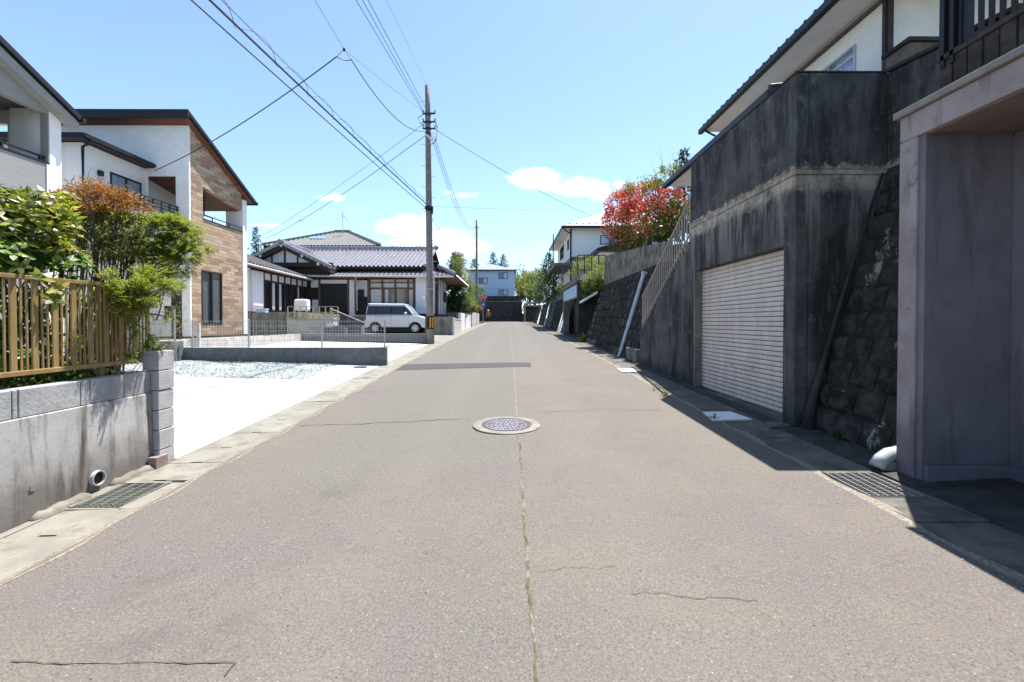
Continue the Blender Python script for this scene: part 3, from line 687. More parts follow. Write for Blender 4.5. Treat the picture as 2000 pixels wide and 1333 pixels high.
# ------------------------------------------------------------------ foliage helpers
def clump_leaves(mb, blobs, n, l, w, up=.3, shell=.55, droop=0, keep=None):
    tot = sum(b[1]**2 for b in blobs)
    for c, r, *rest in blobs:
        c = Vector(c); sq = rest[0] if rest else (1,1,1)
        # sub-clusters make light and dark clumps with gaps between them
        m = max(1, int(n*r*r/tot)); subs = [rv() for _ in range(max(3, int(m/28)))]
        for i in range(m):
            d = (random.choice(subs)+rv()*.42).normalized(); q = r*random.uniform(shell, 1.05)
            p = c+Vector((d.x*q*sq[0], d.y*q*sq[1], d.z*q*sq[2]))
            if keep and not keep(p): continue
            dd = (d*.7+rv()*.8+Vector((0,0,up-droop))).normalized(); nn_ = (rv()*.9+Vector((0,0,.9))).normalized()
            mb.leaf(p, dd, nn_, l*random.uniform(.6,1.25), w*random.uniform(.7,1.2))
    return mb
def stems(mb, base, tips, r0=.012, wob=.05, n=5):
    for t in tips:
        b = Vector(base) if not isinstance(base, list) else Vector(random.choice(base)); t = Vector(t); P = []; m = 6
        for i in range(m+1):
            q = i/m; P.append(b.lerp(t, q)+Vector((random.uniform(-wob,wob), random.uniform(-wob,wob), .1*sin(q*pi)*(t-b).length*.4))*(0 if i in (0,) else 1))
        mb.tube(P, [r0*(1-.75*i/m) for i in range(m+1)], n)
    return mb
# broad leaved shrub at far left
random.seed(21)
T = thing('broadleaf_shrub', 'bushy shrub with broad glossy yellow-green leaves above the gold fence', 'shrub', (-4.25, 3.7, .9))
def whorl(mb, p, d, n, l, w):
    for k in range(n):
        a = 2*pi*k/n+random.uniform(-.3,.3); u = d.cross(Vector((.3,.2,1))).normalized(); v = d.cross(u)
        e = (u*cos(a)+v*sin(a))*random.uniform(.7,1)+d*random.uniform(.1,.9); e.normalize(); ll = l*random.uniform(.7,1.2); s = e.cross(d).normalized()*w/2
        m1 = p+e*ll*.35+d*.006; m2 = p+e*ll*.7-d*.01; tp = p+e*ll-d*ll*.22
        mb.add([p, m1+s, m2+s*.85, tp, m2-s*.85, m1-s], [(0,1,2,3,4,5)])
mb = MB(); lo = MB(); st = MB()
def inb(p): return True
for i in range(470):
    c, r = random.choice([((-4.15,3.55,2.05),.42),((-4.35,3.9,2.28),.33),((-4.0,3.75,1.9),.36),((-4.5,4.05,2.0),.4),((-3.95,3.25,1.85),.35),((-4.6,4.3,2.35),.26),((-4.15,3.95,2.2),.28)])
    d = rv(); d.z = abs(d.z)*.8+.1; d.normalize(); p = Vector(c)+d*r*random.uniform(.5,1.05); z = p.z
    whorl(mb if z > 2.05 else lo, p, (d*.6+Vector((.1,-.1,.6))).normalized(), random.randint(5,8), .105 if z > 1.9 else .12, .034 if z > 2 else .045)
for i in range(26):
    t_ = Vector((random.uniform(-4.6,-3.85), random.uniform(3.3,4.3), random.uniform(1.6,2.4))); stems(st, (-4.3+random.uniform(-.3,.3), 3.8+random.uniform(-.3,.3), .9), [t_], .014, .04)
for i in range(300):
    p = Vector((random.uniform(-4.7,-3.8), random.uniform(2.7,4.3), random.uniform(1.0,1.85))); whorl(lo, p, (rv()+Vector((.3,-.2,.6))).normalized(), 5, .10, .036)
for i in range(230):
    px_ = random.uniform(-20, 140); py_ = random.uniform(372+.25*abs(px_-75)*.6, 540); p = at(px_, py_, random.uniform(3.6, 4.3)); whorl(mb if py_ < 500 else lo, p, (rv()*.6+Vector((.1,-.2,.7))).normalized(), random.randint(5,8), .10, .032)
# a spray reaching over the fence
for (x,y,z) in ((-3.58,3.42,1.78),(-3.56,3.5,1.62),(-3.6,3.3,1.86),(-3.57,3.55,1.7)): whorl(mb, Vector((x,y,z)), Vector((.5,-.3,.3)).normalized(), 6, .11, .036)
stems(st, (-4.2,3.7,1.3), [(-3.6,3.42,1.78)], .008, .02)
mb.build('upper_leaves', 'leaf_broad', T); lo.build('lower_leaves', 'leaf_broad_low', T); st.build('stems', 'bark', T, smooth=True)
# nandina with orange new growth
random.seed(22)
T = thing('nandina_bush', 'tall cane shrub with orange-red new leaves in the middle of the hedge', 'shrub', (-4.35, 4.75, .9))
mb = MB(); st = MB(); gm = MB()
bl = [(tuple(at(px_, py_, y_)), r_, q_) for px_, py_, y_, r_, q_ in ((140,395,4.9,.17,(1.1,1,.8)),(165,375,4.95,.19,(1.2,1,.8)),(200,378,4.95,.19,(1.2,1,.8)),(235,385,5.0,.17,(1.3,1,.7)),(262,400,5.0,.12,(1.4,1,.5)),(180,405,4.85,.19,(1.4,1,.6)),(225,408,4.9,.15,(1.5,1,.45)),(285,413,5.05,.07,(1.6,1,.4)),(120,380,4.95,.12,(1,1,1)))]
clump_leaves(mb, bl, 6500, .036, .013, .25, .15)
clump_leaves(gm, [(tuple(at(px_, py_, 5.05)), r_, q_) for px_, py_, r_, q_ in ((150,430,.24,(1.2,1,.8)),(215,425,.2,(1.5,1,.4)),(110,450,.25,(1,1,1)),(180,470,.25,(1.3,1,.9)),(240,470,.2,(1.3,1,.8)),(120,500,.25,(1,1,.9)))], 7000, .050, .020, .2, .2)
for c, r, *_ in bl:
    for k in range(5): stems(st, (c[0]*.55-4.35*.45+random.uniform(-.12,.12), 4.75+random.uniform(-.1,.1), .9), [Vector(c)+rv()*r*.6], .011, .035)
for i in range(40):
    c, r, *_ = random.choice(bl); a = Vector(c); stems(st, tuple(a), [a+rv()*r*1.15+Vector((0,0,.10))], .0035, .01, 3)
mb.build('orange_leaves', 'leaf_nandina', T); gm.build('green_leaves', 'leaf_spring', T); st.build('canes', 'bark', T, smooth=True)
# evergreen with soft green sprays reaching right
random.seed(23)
T = thing('evergreen_shrub', 'spreading evergreen shrub with soft bright green sprays overhanging the pillar', 'shrub', (-4.2, 5.0, .9))
bl = [(tuple(at(px_, py_, y_)), r_, q_) for px_, py_, y_, r_, q_ in ((345,455,5.1,.19,(1.2,1,.8)),(365,470,5.15,.15,(1.1,1,.9)),(320,440,5.05,.16,(1.4,1,.5)),(335,490,5.05,.19,(1.2,1,.8)),(300,470,5.0,.15,(1.2,1,.7)),(310,510,4.95,.15,(1.2,1,.6)),(280,435,5.05,.13,(1.5,1,.4)),(240,430,5.0,.12,(1.6,1,.35)),
      (235,550,4.0,.11,(1.3,1,.6)),(265,575,4.1,.13,(1.2,1,.7)),(300,565,4.3,.12,(1.2,1,.7)),(255,605,4.03,.09,(1,1,1)),(285,600,4.2,.09,(1.1,1,.9)),(325,560,4.5,.09,(1.5,1,.4)),(290,540,4.3,.12,(1.3,1,.6)),(402,492,5.3,.04,(1.3,1,.6)),(235,580,3.95,.08,(1,1,1.2)),(272,640,4.1,.05,(1,1,1.6)),(258,700,4.03,.02,(1,1,2.5)),(330,620,4.5,.03,(1,1,1)),(215,490,5.1,.16,(1.3,1,.6)),(350,520,4.95,.15,(1.1,1,.9)),(365,500,5.0,.12,(1.1,1,.9)),(310,535,4.8,.11,(1.2,1,.7)),(265,505,4.9,.12,(1.3,1,.6)),(345,560,4.7,.05,(1.4,1,.4)))]
mb = MB()
def spray(mb, p, d, L_, nl, lw):
    """a little frond: short needles on both sides of an axis"""
    u = d.cross(Vector((0,0,1))).normalized(); up = Vector((0,0,1))
    for k in range(nl):
        q = k/nl; c = p+d*L_*q-up*L_*.18*q*q
        for s in (-1, 1): mb.leaf(c, (u*s*.9+d*.75+rv()*.25).normalized(), (up+rv()*.5).normalized(), lw*(1-.55*q), lw*.26)
tot = sum(b[1]**2 for b in bl)
for c, r, sq in bl:
    subs = [rv() for _ in range(9)]
    for i in range(int(5600*r*r/tot)+26):
        d = (random.choice(subs)+rv()*.5).normalized(); d.z = d.z*.9+.10
        q = r*random.uniform(.35,1.25); p = Vector(c)+Vector((d.x*q*sq[0], d.y*q*sq[1], d.z*q*sq[2]))
        spray(mb, p, (d+Vector((.25,-.1,.15))+rv()*.4).normalized(), .075, 6, .030)
for i in range(230):
    px_ = random.uniform(205, 400); py_ = random.uniform(420+max(0,(px_-330))*.35, 600-max(0,px_-300)*.9)
    p = at(px_, py_, random.uniform(4.6, 5.2)); spray(mb, p, (rv()+Vector((.5,-.2,.3))).normalized(), .08, 6, .030)
mb.build('green_sprays', 'leaf_yew', T)
mb = MB()
for i in range(1500):
    p = Vector((random.uniform(-4.9,-3.85), random.uniform(4.7,5.4), random.uniform(1.1,2.45)))
    spray(mb, p, (rv()+Vector((.4,-.2,.4))).normalized(), .085, 6, .026)
mb.build('dry_sprays', 'leaf_yew_dry', T)
st = MB(); ps = MB()
trunk = [(-4.35,4.9,.9),(-4.3,4.88,1.3),(-4.15,4.9,1.62),(-3.98,4.92,1.85)]
st.tube(trunk, [.05,.045,.04,.032], 9); st.tube([(-4.25,4.7,.9),(-4.1,4.62,1.25),(-3.9,4.6,1.5),(-3.78,4.62,1.66)], [.04,.035,.03,.022], 8)
for c, r, sq in bl: stems(st, trunk[-1] if c[2] > 1.9 else (-3.85,4.6,1.55), [Vector(c)-Vector((0,0,r*.2))], .015, .03)
for i in range(46):
    b = Vector((random.uniform(-4.45,-3.9), random.uniform(4.75,5.05), random.uniform(1.45,1.9))); stems(ps if i%3 == 0 else st, tuple(b), [b+Vector((random.uniform(-.22,.3), random.uniform(-.15,.15), random.uniform(.2,.5)))], .009 if i%3 else .006, .025, 4)
st.build('branches', 'bark', T, smooth=True); ps.build('bare_twigs', 'bark_pale', T, smooth=True)
# low plants in the bed, seen through and below the fence
random.seed(24)
mb = MB()
for i in range(420):
    p = Vector((random.uniform(-4.4,-3.68), random.uniform(2.4,4.35), .90)); 
    for k in range(4): mb.leaf(p+Vector((random.uniform(-.04,.04),random.uniform(-.04,.04),random.uniform(0,.22))), (rv()+Vector((.2,0,.6))).normalized(), rv(), .07, .028)
tag(mb.build('ground_cover', 'leaf_mid'), 'small leafy plants covering the soil behind the gold fence', kind='stuff')
mb = MB()
for (x,y,z) in ((-3.55,4.42,1.28),(-3.5,4.45,1.18),(-3.58,4.3,1.14),(-3.6,4.45,1.22)):
    for k in range(5): whorl(mb, Vector((x,y,z))+rv()*.03, Vector((.4,-.3,.6)).normalized(), 5, .05, .022)
st = MB(); stems(st, (-3.7,4.35,.9), [(-3.55,4.42,1.28),(-3.52,4.45,1.18)], .004, .01, 3)
T = thing('seedling', 'small lime-green seedling growing through the fence beside the block pillar', 'plant', (-3.7,4.35,.9)); mb.build('leaves', 'leaf_lime', T); st.build('stem', 'bark', T)

# weeds along the right gutter and walls
def weed(label, x, y, s, mat='leaf_lime', n=26):
    z = R(y); T = thing('weed', label, 'weed', (x, y, z), group='weeds along the right gutter'); mb = MB(); st = MB()
    for i in range(n):
        d = (rv()+Vector((0,0,1.1))).normalized(); l = s*random.uniform(.5,1.1); b = Vector((x+random.uniform(-.3,.3)*s, y+random.uniform(-.3,.3)*s, z))
        mb.leaf(b, d, (rv()+Vector((.3,0,0))).normalized(), l, l*.16)
        if i % 3 == 0: mb.leaf(b+d*l*.6, (d+rv()*.8).normalized(), rv(), l*.6, l*.25)
    mb.build('leaves', mat, T); st.tube([(x,y,z-.01),(x+.1*s,y,z+.5*s)], .003, 4).build('stem', 'bark', T)
for lab, px, py, s, m_, n in (('tuft of grass at the sunlit edge nearest the garage shadow tip', 1297,775,.10,'leaf_lime',30),('smaller tuft of grass just beyond it on the sunny gutter joint', 1277,764,.06,'leaf_lime',20),('dark weed growing over the large pale cover board', 1392,820,.10,'leaf_mid',24),
      ('low weeds in the dark gutter at the foot of the stone wall', 1640,862,.13,'leaf_dark',40),('weed below the awning at the foot of the stone wall', 1140,668,.4,'leaf_lime',60),('weed at the far foot of the dark garage pillar', 1097,650,.45,'leaf_lime',40),('tiny sprig at the edge of the shaded gutter corner', 1612,905,.03,'leaf_mid',12)):
    g = gp(px, py); weed(lab, g.x, g.y, s, m_, n)
# ------------------------------------------------------------------ right: garages, retaining walls, stairs
GX = 3.46; GY = 5.39; GT = 4.46
T = thing('concrete_garage', 'tall dark mould-stained concrete garage with a roller shutter', 'garage', (GX, 7, .1))
MB().panel('x', GX, GX+.17, GY, 8.52, -.1, 3.235, [(5.62, 8.36, -.2, 2.41)]).build('front_wall', 'stained_concrete', T, bevel=.012)
MB().box(GX+.172, 4.75, GY, GY+.18, -.1, 3.235).build('side_wall', 'stained_concrete', T, bevel=.01)
MB().prism([(GX-.012,GY-.012),(4.60,GY-.012),(4.60,GY+.18),(GX+.17,GY+.18),(GX+.17,8.53),(GX-.012,8.53)], 'z', 3.238, 3.30).build('ledge', 'stained_concrete', T, bevel=.01)
MB().prism([(GX,GY),(4.70,GY),(4.70,GY+.15),(GX+.15,GY+.15),(GX+.15,8.52),(GX,8.52)], 'z', 3.303, GT).build('upper_wall', 'stained_concrete', T, bevel=.014)
MB().prism([(GX-.006,GY-.006),(4.56,GY-.006),(4.56,GY+.156),(GX+.156,GY+.156),(GX+.156,8.526),(GX-.006,8.526)], 'z', GT+.003, GT+.02).build('wall_coping', 'dark_retaining', T)
MB().box(GX+.17, 5.2, GY+.18, 8.5, 3.05, 3.235).build('deck', 'terrace_grey', T)
MB().box(GX+.0, GX+.172, 5.60, 8.38, .0, .245).build('threshold', 'gutter_concrete_old', T, bevel=.006)
# roller shutter: curved slats
mb = MB(); z = .25; n = 32; h = (2.41-.25)/n; SX = GX+.155
for i in range(n):
    pr = [(SX-.002, z), (SX-.016, z+h*.10), (SX-.018, z+h*.5), (SX-.015, z+h*.88), (SX+.012, z+h*.90), (SX+.012, z+h), (SX+.03, z+h), (SX+.03, z)]
    mb.prism(pr, 'y', 5.63, 8.35) ; z += h
S = mb.build('roller_shutter', 'shutter_paint', T)
mb = MB()
for i in range(n): zz = .25+h*i; mb.box(SX-.006, SX+.012, 5.63, 8.35, zz+h*.905, zz+h*.985)
mb.build('slat_joints', 'slat_joint', S)
for (px, py) in ((1431,713),(1470,719)):
    q = atx(px, py, SX); MB().box(SX-.03, SX-.012, q.y-.05, q.y+.05, q.z-.012, q.z+.012).build('shutter_handle', 'alu', S)
q = atx(1450,674,SX); MB().sphere(q, .022, 10, 6).build('shutter_lock', 'alu', S)
for y0 in (5.62, 8.315): MB().box(SX-.035, SX-.018, y0, y0+.045, .245, 2.41).build('guide_rail', 'alu', T)
MB().box(GX+.002, GX+.135, 8.30, 8.355, .245, 2.405).build('door_jamb', 'terrace_grey', T)
# the stair beyond the garage
T = thing('stair', 'concrete stair rising beside the garage with a stained side wall', 'stairs', (GX, 10, .2))
mb = MB().prism([(8.535,-.1),(11.8,-.1),(11.8,1.10),(8.535,2.94)], 'x', GX, GX+.16); mb.build('side_wall', 'stained_concrete', T, bevel=.01)
mb = MB(); ns = 14
for i in range(ns):
    y1 = 12.3-i*.27; z1 = .42+(i+1)*.2; mb.box(GX+.161, 4.55, y1-.27, y1-.0005, -.1, z1)
mb.build('steps', 'terrace_grey', T, bevel=.01)
mb = MB()
for i in range(13): # stepped edge of the side wall
    y1 = 11.8-i*.25; z1 = 1.10+(i+1)*.1415; mb.box(GX+.01, GX+.15, y1-.25, y1-.002, z1-.30, z1+.0)
mb.build('stepped_edge', 'stained_concrete', T)
T = thing('stair_railing', 'beige steel railing climbing along the stair beside the garage', 'railing', (GX+.06, 10, 1.3))
ya, za, yb, zb = 11.75, 1.30, 8.56, 3.12
lam = lambda y: za+(zb-za)*(y-ya)/(yb-ya)
MB().bar((GX+.06,ya+.03,za+.80), (GX+.06,yb,zb+.80), .045, .035).build('handrail', 'beige_paint', T)
MB().bar((GX+.06,ya,za+.12), (GX+.06,yb,zb+.12), .03, .02).build('lower_rail', 'beige_paint', T)
for i in range(25):
    y = ya+(yb-ya)*i/24; MB().box(GX+.048, GX+.072, y-.010, y+.010, lam(y)-.02, lam(y)+.785).build('baluster', 'beige_paint', T)
tag(MB().box(3.40, 3.95, 12.0, 13.0, .2, .72).build('concrete_block_step', 'terrace_grey', bevel=.02), 'low dark concrete block at the foot of the railing stair', 'step')
# concrete strip at the foot of the side wall / stone wall junction
def stonewall(name, label, yA, yB, Xb, zb_, Xt, zt, cell=(.40,.30), seed=1, mat='stone_block', curve=None):
    random.seed(seed); T = thing(name, label, 'wall', (Xb, yA, zb_), group=None)
    L_ = sqrt((Xt-Xb)**2+(zt-zb_)**2); rows = int(L_/cell[1]); nrm = Vector((-(zt-zb_), 0, (Xt-Xb))).normalized(); mb = MB()
    def P(y, s, d):
        q = s/L_; zg = (R(y)-R(yA))*(1-q); return Vector((Xb+(Xt-Xb)*q, y, zb_+(zt-zb_)*q+zg))+nrm*d
    for r in range(rows):
        s0 = r*L_/rows; s1 = (r+1)*L_/rows-.012; y = yA-(cell[0]/2 if r%2 else 0)
        while y < yB:
            e = min(y+cell[0]-.012, yB); a = max(y, yA)
            if e-a > .05:
                b = .05; dp = random.uniform(.02,.055); j = lambda: random.uniform(-.012,.012)
                o = [P(a,s0,0),P(e,s0,0),P(e,s1,0),P(a,s1,0)]; i_ = [P(a+b+j(),s0+b+j(),dp+j()),P(e-b+j(),s0+b+j(),dp+j()),P(e-b+j(),s1-b+j(),dp+j()),P(a+b+j(),s1-b+j(),dp+j())]
                c = P((a+e)/2+j(),(s0+s1)/2+j(),dp+.015+j())
                mb.add(o+i_+[c], [(0,1,5,4),(1,2,6,5),(2,3,7,6),(3,0,4,7),(4,5,8),(5,6,8),(6,7,8),(7,4,8)])
            y += cell[0]
    mb.build('stone_blocks', mat, T)
    k = MB()
    for y in (yA, yB): k.v += [tuple(P(y,-.3,-.012)), tuple(P(y,L_,-.012)), (Xt+.3,y,zt), (Xt+.3,y,zb_-.3)]
    k.f = [(0,1,5,4),(1,2,6,5),(2,3,7,6),(3,0,4,7),(0,3,2,1),(4,5,6,7)]
    k.build('backing', 'dark_retaining', T)
    return T
stonewall('stone_retaining_wall', 'sloping dark stone block wall in the gap between garage and mauve pillar', 3.94, GY-.01, 3.66, .12, 4.56, 3.31, (.36,.30), 31)
T = thing('upper_wall', 'dark stained concrete wall above the sloping stone blocks', 'wall', (4.57, 4.8, 3.3))
mb = MB().prism([(4.05,3.25),(GY-.002,3.25),(GY-.002,GT),(4.05,4.26)], 'x', 4.565, 4.72); mb.build('wall_panel', 'stained_concrete', T, bevel=.012)
MB().prism([(3.99,4.263),(GY,GT+.004),(GY,GT+.045),(3.99,4.30)], 'x', 4.54, 4.74).build('coping', 'dark_retaining', T)
# the slanting mortar seam
mb = MB().tube([(3.56,5.30,.12),(3.64,5.33,.5),(3.85,5.35,1.2),(4.15,5.36,2.2),(4.5,5.37,3.25)], [.075,.05,.03,.02,.015], 10)
tag(mb.build('mortar_seam', 'dark_retaining', smooth=True), 'slanting mortar seam where garage side wall meets stone blocks', 'seam')
T = thing('brick_pier', 'brown brick pier with a flat cap behind the garage wall', 'pier', (5.2, 5.7, 4.2))
MB().box(4.92, 5.75, 5.5, 5.85, 4.0, 4.90).build('brick_body', 'brick_brown', T, bevel=.006); MB().box(4.89, 5.78, 5.47, 5.88, 4.903, 4.95).build('cap', 'dark_retaining', T)
# mauve carport box
MX = 3.44
T = thing('mauve_carport', 'mauve rendered concrete carport with thick roof edge at the right', 'carport', (MX, 3, .1))
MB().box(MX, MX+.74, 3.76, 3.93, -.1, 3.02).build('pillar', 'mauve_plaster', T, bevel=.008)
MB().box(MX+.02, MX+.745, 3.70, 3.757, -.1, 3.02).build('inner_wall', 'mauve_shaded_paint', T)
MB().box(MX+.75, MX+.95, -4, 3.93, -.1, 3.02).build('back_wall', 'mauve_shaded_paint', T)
MB().box(MX, MX+1.6, -4, 3.93, 3.023, 3.235).build('roof_beam', 'mauve_plaster', T, bevel=.01)
MB().box(MX-.035, MX+1.6, -4, 3.965, 3.238, 3.295).build('roof_edge', 'mauve_trim', T, bevel=.008)
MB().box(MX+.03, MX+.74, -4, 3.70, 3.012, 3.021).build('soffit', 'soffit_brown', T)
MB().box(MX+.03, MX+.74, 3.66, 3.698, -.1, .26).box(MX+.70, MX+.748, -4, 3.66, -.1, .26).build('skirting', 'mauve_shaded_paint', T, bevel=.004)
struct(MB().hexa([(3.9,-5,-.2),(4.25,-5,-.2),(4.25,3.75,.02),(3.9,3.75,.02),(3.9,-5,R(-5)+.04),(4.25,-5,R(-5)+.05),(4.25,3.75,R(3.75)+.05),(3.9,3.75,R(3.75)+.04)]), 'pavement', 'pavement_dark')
# elbow drain pipe
T = thing('pipe_elbow', 'thick pale plastic pipe elbow beside the mauve pillar foot', 'pipe', (3.5, 4.0, .12))
P = [(3.75,4.02,.26),(3.55,4.02,.265),(3.43,4.0,.25),(3.35,3.98,.21),(3.30,3.97,.15)]
MB().tube(P, .062, 16).build('elbow', 'pvc_grey', T, smooth=True); MB().tube([(3.62,4.02,.262),(3.53,4.02,.265)], .069, 16).build('collar', 'pvc_grey', T, smooth=False)
tag(MB().box(3.36, 3.6, 3.935, 4.01, -.05, .20).build('mortar_lump', 'gutter_concrete', bevel=.02), 'pale mortar lump under the pipe elbow', 'mortar')
# board wall and railing over the carport
T = thing('board_fence', 'dark upright concrete boards with black coping above the mauve carport', 'fence', (4.2, 3, 3.3))
y = 4.35; random.seed(9)
while y > -1:
    MB().box(4.19+random.uniform(-.004,.004), 4.25, y-.118, y, 3.0, 3.97).build('board', 'board_dark', T, bevel=.004); y -= .135
MB().box(4.17, 4.27, -1, 4.36, 3.973, 4.02).build('coping', 'board_dark', T)
T = thing('balcony_railing', 'dark brown upright bar railing in front of pink flowers', 'railing', (4.2, 3, 4.02))
MB().box(4.195, 4.235, -1, 4.38, 5.15, 5.2).build('top_rail', 'dark_metal', T)
y = 4.36
for i in range(26): MB().box(4.20, 4.23, y-.03, y, 4.0, 5.15).build('bar', 'dark_metal', T); y -= .088
MB().box(4.21, 4.24, 4.1, 4.38, 4.05, 5.15).build('end_panel', 'dark_metal', T)
for q in (4.20, 4.29): MB().box(4.17, 4.195, q, q+.035, 3.9, 5.2).build('post', 'dark_metal', T)
random.seed(44)
T = thing('flower_bed', 'pink blossoming plants with lime leaves behind the dark railing', 'flowers', (4.6, 3.2, 4.0))
mb = MB(); fl = MB(); st = MB()
clump_leaves(mb, [((4.55,3.5,4.1),.22),((4.5,3.1,4.12),.28),((4.6,2.7,4.2),.3),((4.4,3.75,4.05),.15)], 900, .06, .03, .4, .3)
clump_leaves(fl, [((4.6,3.35,4.42),.22),((4.55,3.6,4.32),.16),((4.6,3.0,4.45),.25)], 260, .05, .045, .3, .3)
for i in range(16): stems(st, (4.6+random.uniform(-.1,.1), 3.3+random.uniform(-.3,.3), 4.0), [(4.6+random.uniform(-.15,.15), 3.3+random.uniform(-.4,.4), 4.5)], .005, .02, 4)
mb.build('leaves', 'leaf_lime', T); fl.build('blossoms', 'flower_pink', T); st.build('stems', 'bark', T)

# beyond the stair: stone wall with a block wall on top
stonewall('stone_retaining_wall', 'long sloping dark stone block wall under the red-leaved bush', 12.3, 20.4, 3.40, .30, 4.35, 3.15, (.42,.33), 32)
T = thing('block_wall', 'weathered concrete wall standing on the stone wall under the red-leaved bush', 'wall', (4.4, 16, 3.1))
MB().prism([(12.3,3.155),(20.4,3.155),(20.4,4.50),(12.3,3.70)], 'x', 4.35, 4.5).build('wall_panel', 'mottled_block', T, bevel=.015)
T = thing('drain_pipe', 'long grey-blue drainpipe leaning against the stone wall by the stair', 'pipe', (3.4, 13.4, .4))
a = at(1209, 697, 13.7); b = at(1259, 531, 13.75)
d_ = (b-a); MB().tube([a, a+d_*.36, a+d_*.365], .055, 12).build('lower_pipe', 'pvc_blue_grey', T, smooth=False); MB().tube([a+d_*.355, a+d_*.97], .062, 12).build('upper_pipe', 'pvc_blue_grey', T); MB().bar(a+d_*.97, b, .14, .14).build('pipe_head', 'pvc_grey', T)
# dark garage box with light beam
T = thing('dark_garage', 'narrow dark concrete garage opening with a pale blue lintel', 'garage', (3.3, 24, .7))
MB().box(3.28, 3.75, 21.3, 21.75, .3, 3.35).build('near_pillar', 'dark_retaining', T, bevel=.02)
MB().box(3.751, 8, 21.3, 21.55, .3, 3.35).build('side_wall', 'dark_retaining', T)
MB().box(3.28, 3.6, 26.9, 27.3, .3, 3.2).build('far_pillar', 'terrace_grey', T)
MB().box(3.26, 3.5, 21.76, 26.89, 2.7, 3.30).build('lintel', 'blue_white_paint', T, bevel=.02)
MB().box(3.9, 4.0, 21.76, 26.89, .3, 2.69).build('door_leaf', 'dark_retaining', T); MB().box(3.2, 8, 21.2, 27.4, 3.353, 3.5).build('roof_slab', 'terrace_grey', T, bevel=.02)
T = thing('lean_to_awning', 'small slanting white metal awning beside the dark garage', 'awning', (3.8, 20.8, 2.3))
a = at(1136, 592, 20.6); b = at(1166, 574, 20.6)
MB().hexa([(a.x,20.45,a.z),(b.x,20.45,b.z),(b.x,21.25,b.z),(a.x,21.25,a.z),(a.x,20.45,a.z+.1),(b.x,20.45,b.z+.1),(b.x,21.25,b.z+.1),(a.x,21.25,a.z+.1)]).build('awning_sheet', 'white_paint', T)
MB().bar((3.95,21.2,2.0),(b.x-.1,20.5,b.z),.03).build('bracket', 'dark_metal', T)
stonewall('stone_retaining_wall', 'distant sloping stone wall with leaning pipes past the dark garage', 27.35, 45, 3.35, .78, 4.2, 3.3, (.5,.4), 33)
stonewall('stone_retaining_wall', 'farthest stone wall on the right before the street end', 45.1, 62, 3.35, 1.15, 4.1, 3.6, (.6,.45), 34)
T = thing('block_wall', 'dark block wall carried by the distant stone wall with leaning pipes', 'wall', (4.2, 36, 3.3))
MB().box(4.2, 4.35, 27.4, 45, 3.3, 4.3).build('wall_panel', 'terrace_grey', T)
def lean(label, y, w_, mat, dy=1.0):
    z = R(y); tag(MB().bar((3.22, y, z), (3.22+.95, y+dy, z+2.5), w_, w_).build('leaning_pipe', mat), label, 'pipe', 'pipes and ribs on the distant stone wall')
lean('thin pale pipe closest to the dark garage pillar', 28.6, .10, 'pvc_blue_grey', 1.6); lean('pale pipe paired beside the one nearest the garage pillar', 29.6, .10, 'pvc_blue_grey', 2); lean('broad concrete rib on the distant stone wall', 36.6, .35, 'terrace_grey', 3.5); lean('grey leaning pipe just past the broad concrete rib', 41, .16, 'pvc_grey', 4); lean('thin pale pipe farthest along the stone wall', 51, .14, 'pvc_grey', 4)
# red photinia
random.seed(51)
T = thing('photinia_bush', 'large bush with bright red young leaves above the concrete wall', 'shrub', (5.2, 16, 4.2))
Q = lambda px_, py_, y_, r_: (tuple(at(px_, py_, y_)), r_)
bl = [Q(1212,405,18.5,.65),Q(1208,440,18.5,.7),Q(1210,472,18.5,.5),Q(1240,392,17,.62),Q(1240,435,17,.75),Q(1232,478,17.5,.45),Q(1272,388,15.5,.55),Q(1272,425,15.5,.65),Q(1262,465,16,.45),Q(1303,398,14,.5),Q(1300,430,14,.5),Q(1325,412,13,.36),Q(1312,445,13.2,.33),Q(1335,400,12.8,.25),Q(1330,435,12.7,.22),Q(1290,458,14.2,.3),Q(1326,458,13.0,.25),Q(1340,440,12.7,.18),Q(1310,470,13.6,.25)]
mb = MB(); lo = MB()
zt_ = lambda p: .25*sin(p.y*3.1)+5.05
clump_leaves(mb, bl, 15000, .125, .045, .5, .62, keep=lambda p: p.z > zt_(p)+random.uniform(-.45,.45))
clump_leaves(lo, bl+[Q(1215,488,18,.35),Q(1250,482,16.5,.4),Q(1285,462,14.6,.36)], 11000, .125, .05, .1, .35, keep=lambda p: p.z < zt_(p)+random.uniform(-.2,.6))
mb.build('red_leaves', 'leaf_red', T); lo.build('green_leaves', 'leaf_red_low', T)
st = MB()
for c, r in bl: stems(st, (5.1+random.uniform(-.2,.2), c[1]*.5+8, 4.2), [c], .045, .1)
st.build('branches', 'bark_dark', T, smooth=True)
random.seed(52)
T = thing('yellow_shrub', 'airy yellow-green shrub with thin shoots above the red bush', 'shrub', (5.9, 14.5, 4.3))
mb = MB(); st = MB()
bl = [Q(1285,356,14.2,.36),Q(1262,364,15.2,.38),Q(1308,344,13.6,.30),Q(1322,334,13.4,.2),Q(1232,374,16.8,.35),Q(1296,330,14,.2),Q(1208,388,18.2,.25)]
clump_leaves(mb, bl, 1900, .085, .035, .4, .1)
for c, r in bl:
    stems(st, (5.9,14.5,4.3), [c], .03, .12)
    for k in range(4): b = Vector(c); stems(st, c, [b+Vector((random.uniform(-.25,.25),random.uniform(-.3,.3),random.uniform(.3,.8)))], .005, .04, 3)
mb.build('leaves', 'leaf_lime', T); st.build('branches', 'bark_pale', T)
